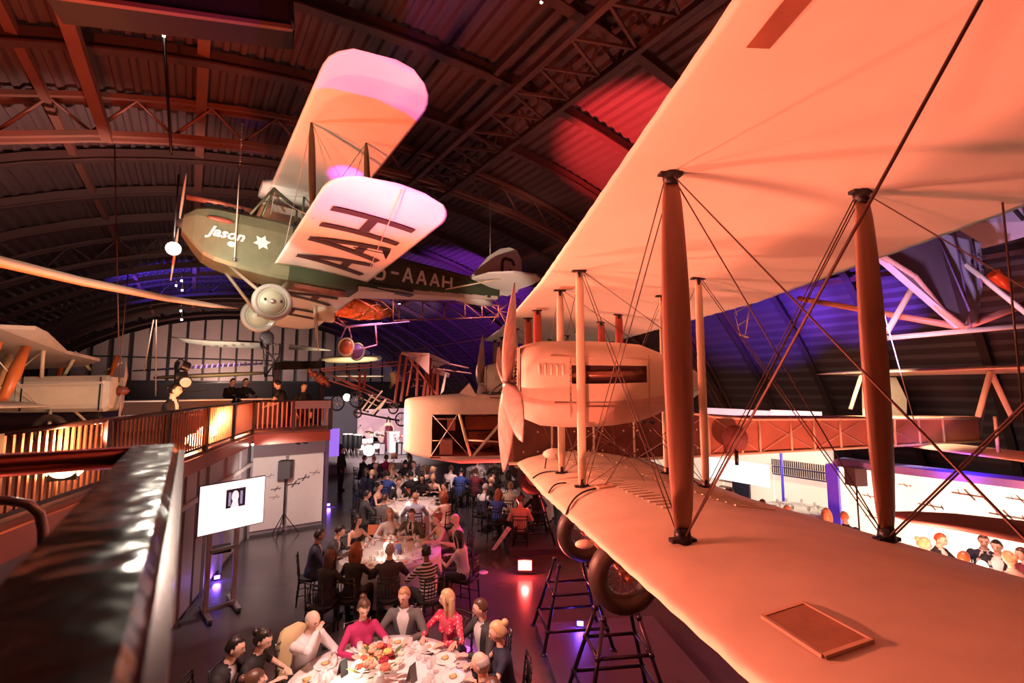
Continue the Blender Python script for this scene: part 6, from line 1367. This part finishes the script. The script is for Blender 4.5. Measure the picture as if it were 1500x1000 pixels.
# right-hand hanging pieces
t = thing('hanging_hull', 'violet-grey wedge-shaped hull hanging under the top wing at right', 'aircraft part', P(1380, 400, 9))
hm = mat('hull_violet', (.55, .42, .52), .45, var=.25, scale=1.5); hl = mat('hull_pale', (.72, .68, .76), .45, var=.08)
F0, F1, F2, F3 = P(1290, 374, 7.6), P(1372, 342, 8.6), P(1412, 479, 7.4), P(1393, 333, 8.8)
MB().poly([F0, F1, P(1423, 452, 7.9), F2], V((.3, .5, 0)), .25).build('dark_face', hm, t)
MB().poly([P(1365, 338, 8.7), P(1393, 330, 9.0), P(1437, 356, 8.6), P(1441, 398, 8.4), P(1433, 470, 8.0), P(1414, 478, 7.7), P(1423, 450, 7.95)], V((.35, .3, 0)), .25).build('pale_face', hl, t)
MB().tube([F0, P(1340, 405, 7.6), P(1380, 455, 7.5), F2], .05, 8).build('chine_edge', mat('edge_copper', (.6, .25, .16), .5, bump=.6, bscale=30), t)
for a, b in (((1398, 335), (1422, 478)), ((1372, 342), (1420, 455)), ((1425, 350), (1438, 420))): TBm([P(*a, 8.25), P(*b, 7.7)], .015, 5).build('hull_line', mat('line_violet', (.2, .1, .25), .5), t)
dq = P(1416, 372, 8.2)
for r_ in range(4):
    for c_ in range(3):
        o_ = dq+UV(c_*.09-.02*r_, -.1, 0)*1.0+V((0, 0, -r_*.09-c_*.05)); m2 = MB(); 
        for s_ in range(3): m2.bar(o_+V((0, 0, .02*s_)), o_+UV(.055, .0, 0)+V((0, 0, .02*s_-.02)), .008, .008)
        m2.bar(o_+UV(.028, 0, 0)+V((0, 0, .05)), o_+UV(.028, 0, 0)+V((0, 0, -.02)), .008, .008); m2.build('hull_lettering', lettd, t)
lw = thing('lilac_wing', 'lilac-grey wing at the right edge behind the top wing', 'aircraft part', P(1470, 330, 9.5))
MB().poly([P(1388, 332, 10.5), P(1540, 262, 8.5), P(1560, 330, 8.0), P(1440, 364, 9.6)], (0, 0, 1), .08).build('wing_panel', hl, lw); MB().bar(P(1480, 300, 8.6), P(1500, 322, 8.6), .05).build('wing_line', blackm, lw)
for i, (a, b, va, vb_, r_) in enumerate((((1342, 412), (1299, 487), 8.2, 8.2, .05), ((1299, 495), (1530, 474), 8.2, 7.6, .045), ((1414, 387), (1530, 480), 7.9, 7.4, .04), ((1410, 480), (1530, 435), 7.9, 8.6, .06), ((1170, 437), (1415, 480), 11, 7.9, .06))):
    tag(TBm([P(*a, va), P(*b, vb_)], r_, 10).build('support_tube', creamw if i != 4 and i != 3 else mat('tube_salmon', (.6, .22, .14), .4)), ('short slanting cream tube under the violet hull', 'long level cream tube below the violet hull', 'cream tube slanting down to the right edge', 'salmon tube rising right from the hull keel', 'salmon tube running left from the hull keel behind the strut')[i], 'tube')
tag(MB().tube([P(1455, 400, 9.5), P(1470, 412, 9.5), P(1481, 426, 9.4)], [.12, .13, .03], 12).build('red_float', mat('float_red', (.7, .10, .04), .3)), 'small glossy red float tip right of the violet hull', 'float')
t = thing('dark_wing', 'long brown tapered wing hanging low in front of the gallery wall', 'aircraft part', P(1400, 765, 7))
MB().tube([P(1304, 752, 7.6), P(1335, 757, 7.4), P(1400, 764, 7.1), P(1500, 779, 6.7), P(1640, 800, 6.2)], [.04, .11, .15, .19, .2], 16, flat=.8, up=(0, 0, 1)).build('wing_panel', mat('wing_umber', (.30, .17, .14), .5, var=.15), t)
# basket frame hanging at right
t = thing('hanging_basket', 'small open wire basket seat hanging above the far side', 'basket', P(1088, 470, 13))
for a, b in (((1076, 458), (1084, 490)), ((1096, 455), (1092, 490)), ((1100, 445), (1092, 488)), ((1076, 458), (1100, 445)), ((1082, 476), (1098, 466)), ((1074, 446), (1080, 462)), ((1084, 490), (1096, 494))): TBm([P(*a, 13), P(*b, 13)], .03 if a[0] == 1084 else .012).build('basket_rod', creamw, t)
# box beam across the top left
t = thing('lighting_beam', 'dark box beam with orange-lit lower edge across the top left', 'beam', P(260, 0, 6))
a, b = P(60, -12, 5.6), P(428, 40, 7.4); c = b+V((0, 0, .55)); 
MB().poly([a, b, b+V((0, 0, .5)), a+V((0, 0, .5))], UV(-.25, .6, 0), .9).build('beam_box', mat('beam_black', (.03, .012, .010), .5), t); MB().bar(a+V((0, 0, -.02)), b+V((0, 0, -.02)), .08, .07).build('lower_flange', beaml, t); MB().tube([b+V((0, 0, -.02)), b+V((0, 0, .10))], .03, 8).build('end_clamp', steel, t)
# hanging lines at left
for i, (a, b, v, m_, r_) in enumerate((((168, 212), (174, 508), 9, wirem, .012), ((240, 55), (251, 226), 9, darkm, .03), ((187, 402), (174, 560), 9.5, wirem, .012), ((225, 468), (210, 548), 13, wirel, .018), ((229, 468), (228, 580), 13, wirel, .018), ((1276, 390), (1340, 620), 6, wirel, .006), ((1463, 240), (1500, 620), 3.9, wirem, .008))):
    tag(TBm([P(*a, v), P(*b, v)], r_, 6).build('hanging_line', m_), ('long thin red cable at far left', 'dark thin rod with a small lamp near the top left', 'short red cable left of the dazzling spotlight', 'slanting white cable above the balcony', 'upright white cable above the balcony', 'fine white line right of the thick rear strut', 'fine dark line near the right picture edge')[i], 'cable')
# moving lights on the balcony
for i, (px, py, v, d_) in enumerate(((262, 533, 10, UV(-.3, -1, .3)), (258, 552, 10, UV(-1, -.6, -.1)), (272, 560, 10, UV(.8, -1, -.1)))):
    fixture(P(px, py, v), d_, ('topmost', 'left', 'right-hand, with its pale lens showing')[i]+' stage light of the dark cluster above the balcony', greyp if i < 2 else china, .13, 'stage_light', stem=0)
tg = P(260, 570, 10); tag(TBm([V((tg.x, tg.y, 2.48)), P(260, 530, 10)], .05, 10).build('light_pole', blackm), 'black pole carrying the cluster of stage lights on the balcony', 'pole')
t = thing('mixing_desk_frame', 'low black gantry frame behind the balcony end', 'frame', P(440, 600, 15))
MB().bar(P(404, 536, 15.2), P(474, 534, 15.2), .25, .25).build('top_beam', blackm, t)
for px in (405, 472): q = P(px, 540, 15.2); MB().bar(V((q.x, q.y, 2.48)), q, .16).build('upright', blackm, t)
for i, (px, w_) in enumerate(((215, .9), (300, 1.2), (380, 1.0))):
    q = P(px, 600, 12+i); t = thing('balcony_table', ('leftmost', 'middle', 'rightmost')[i]+' cloth-covered table on the balcony behind the railing', 'table', V((q.x, q.y, 2.48)), 'balcony tables')
    MB().box((q.x, q.y, 2.48+.36), (w_, .7, .72)).build('cloth', mat('dark_cloth', (.10, .06, .06), .7), t); MB().box((q.x, q.y, 2.48+.735), (w_+.05, .75, .03)).build('tabletop', china, t)

# everything was laid out from the datum; bring the floor to z = 0
for o in COL.objects:
    if o.parent is None: o.location.z -= FZ
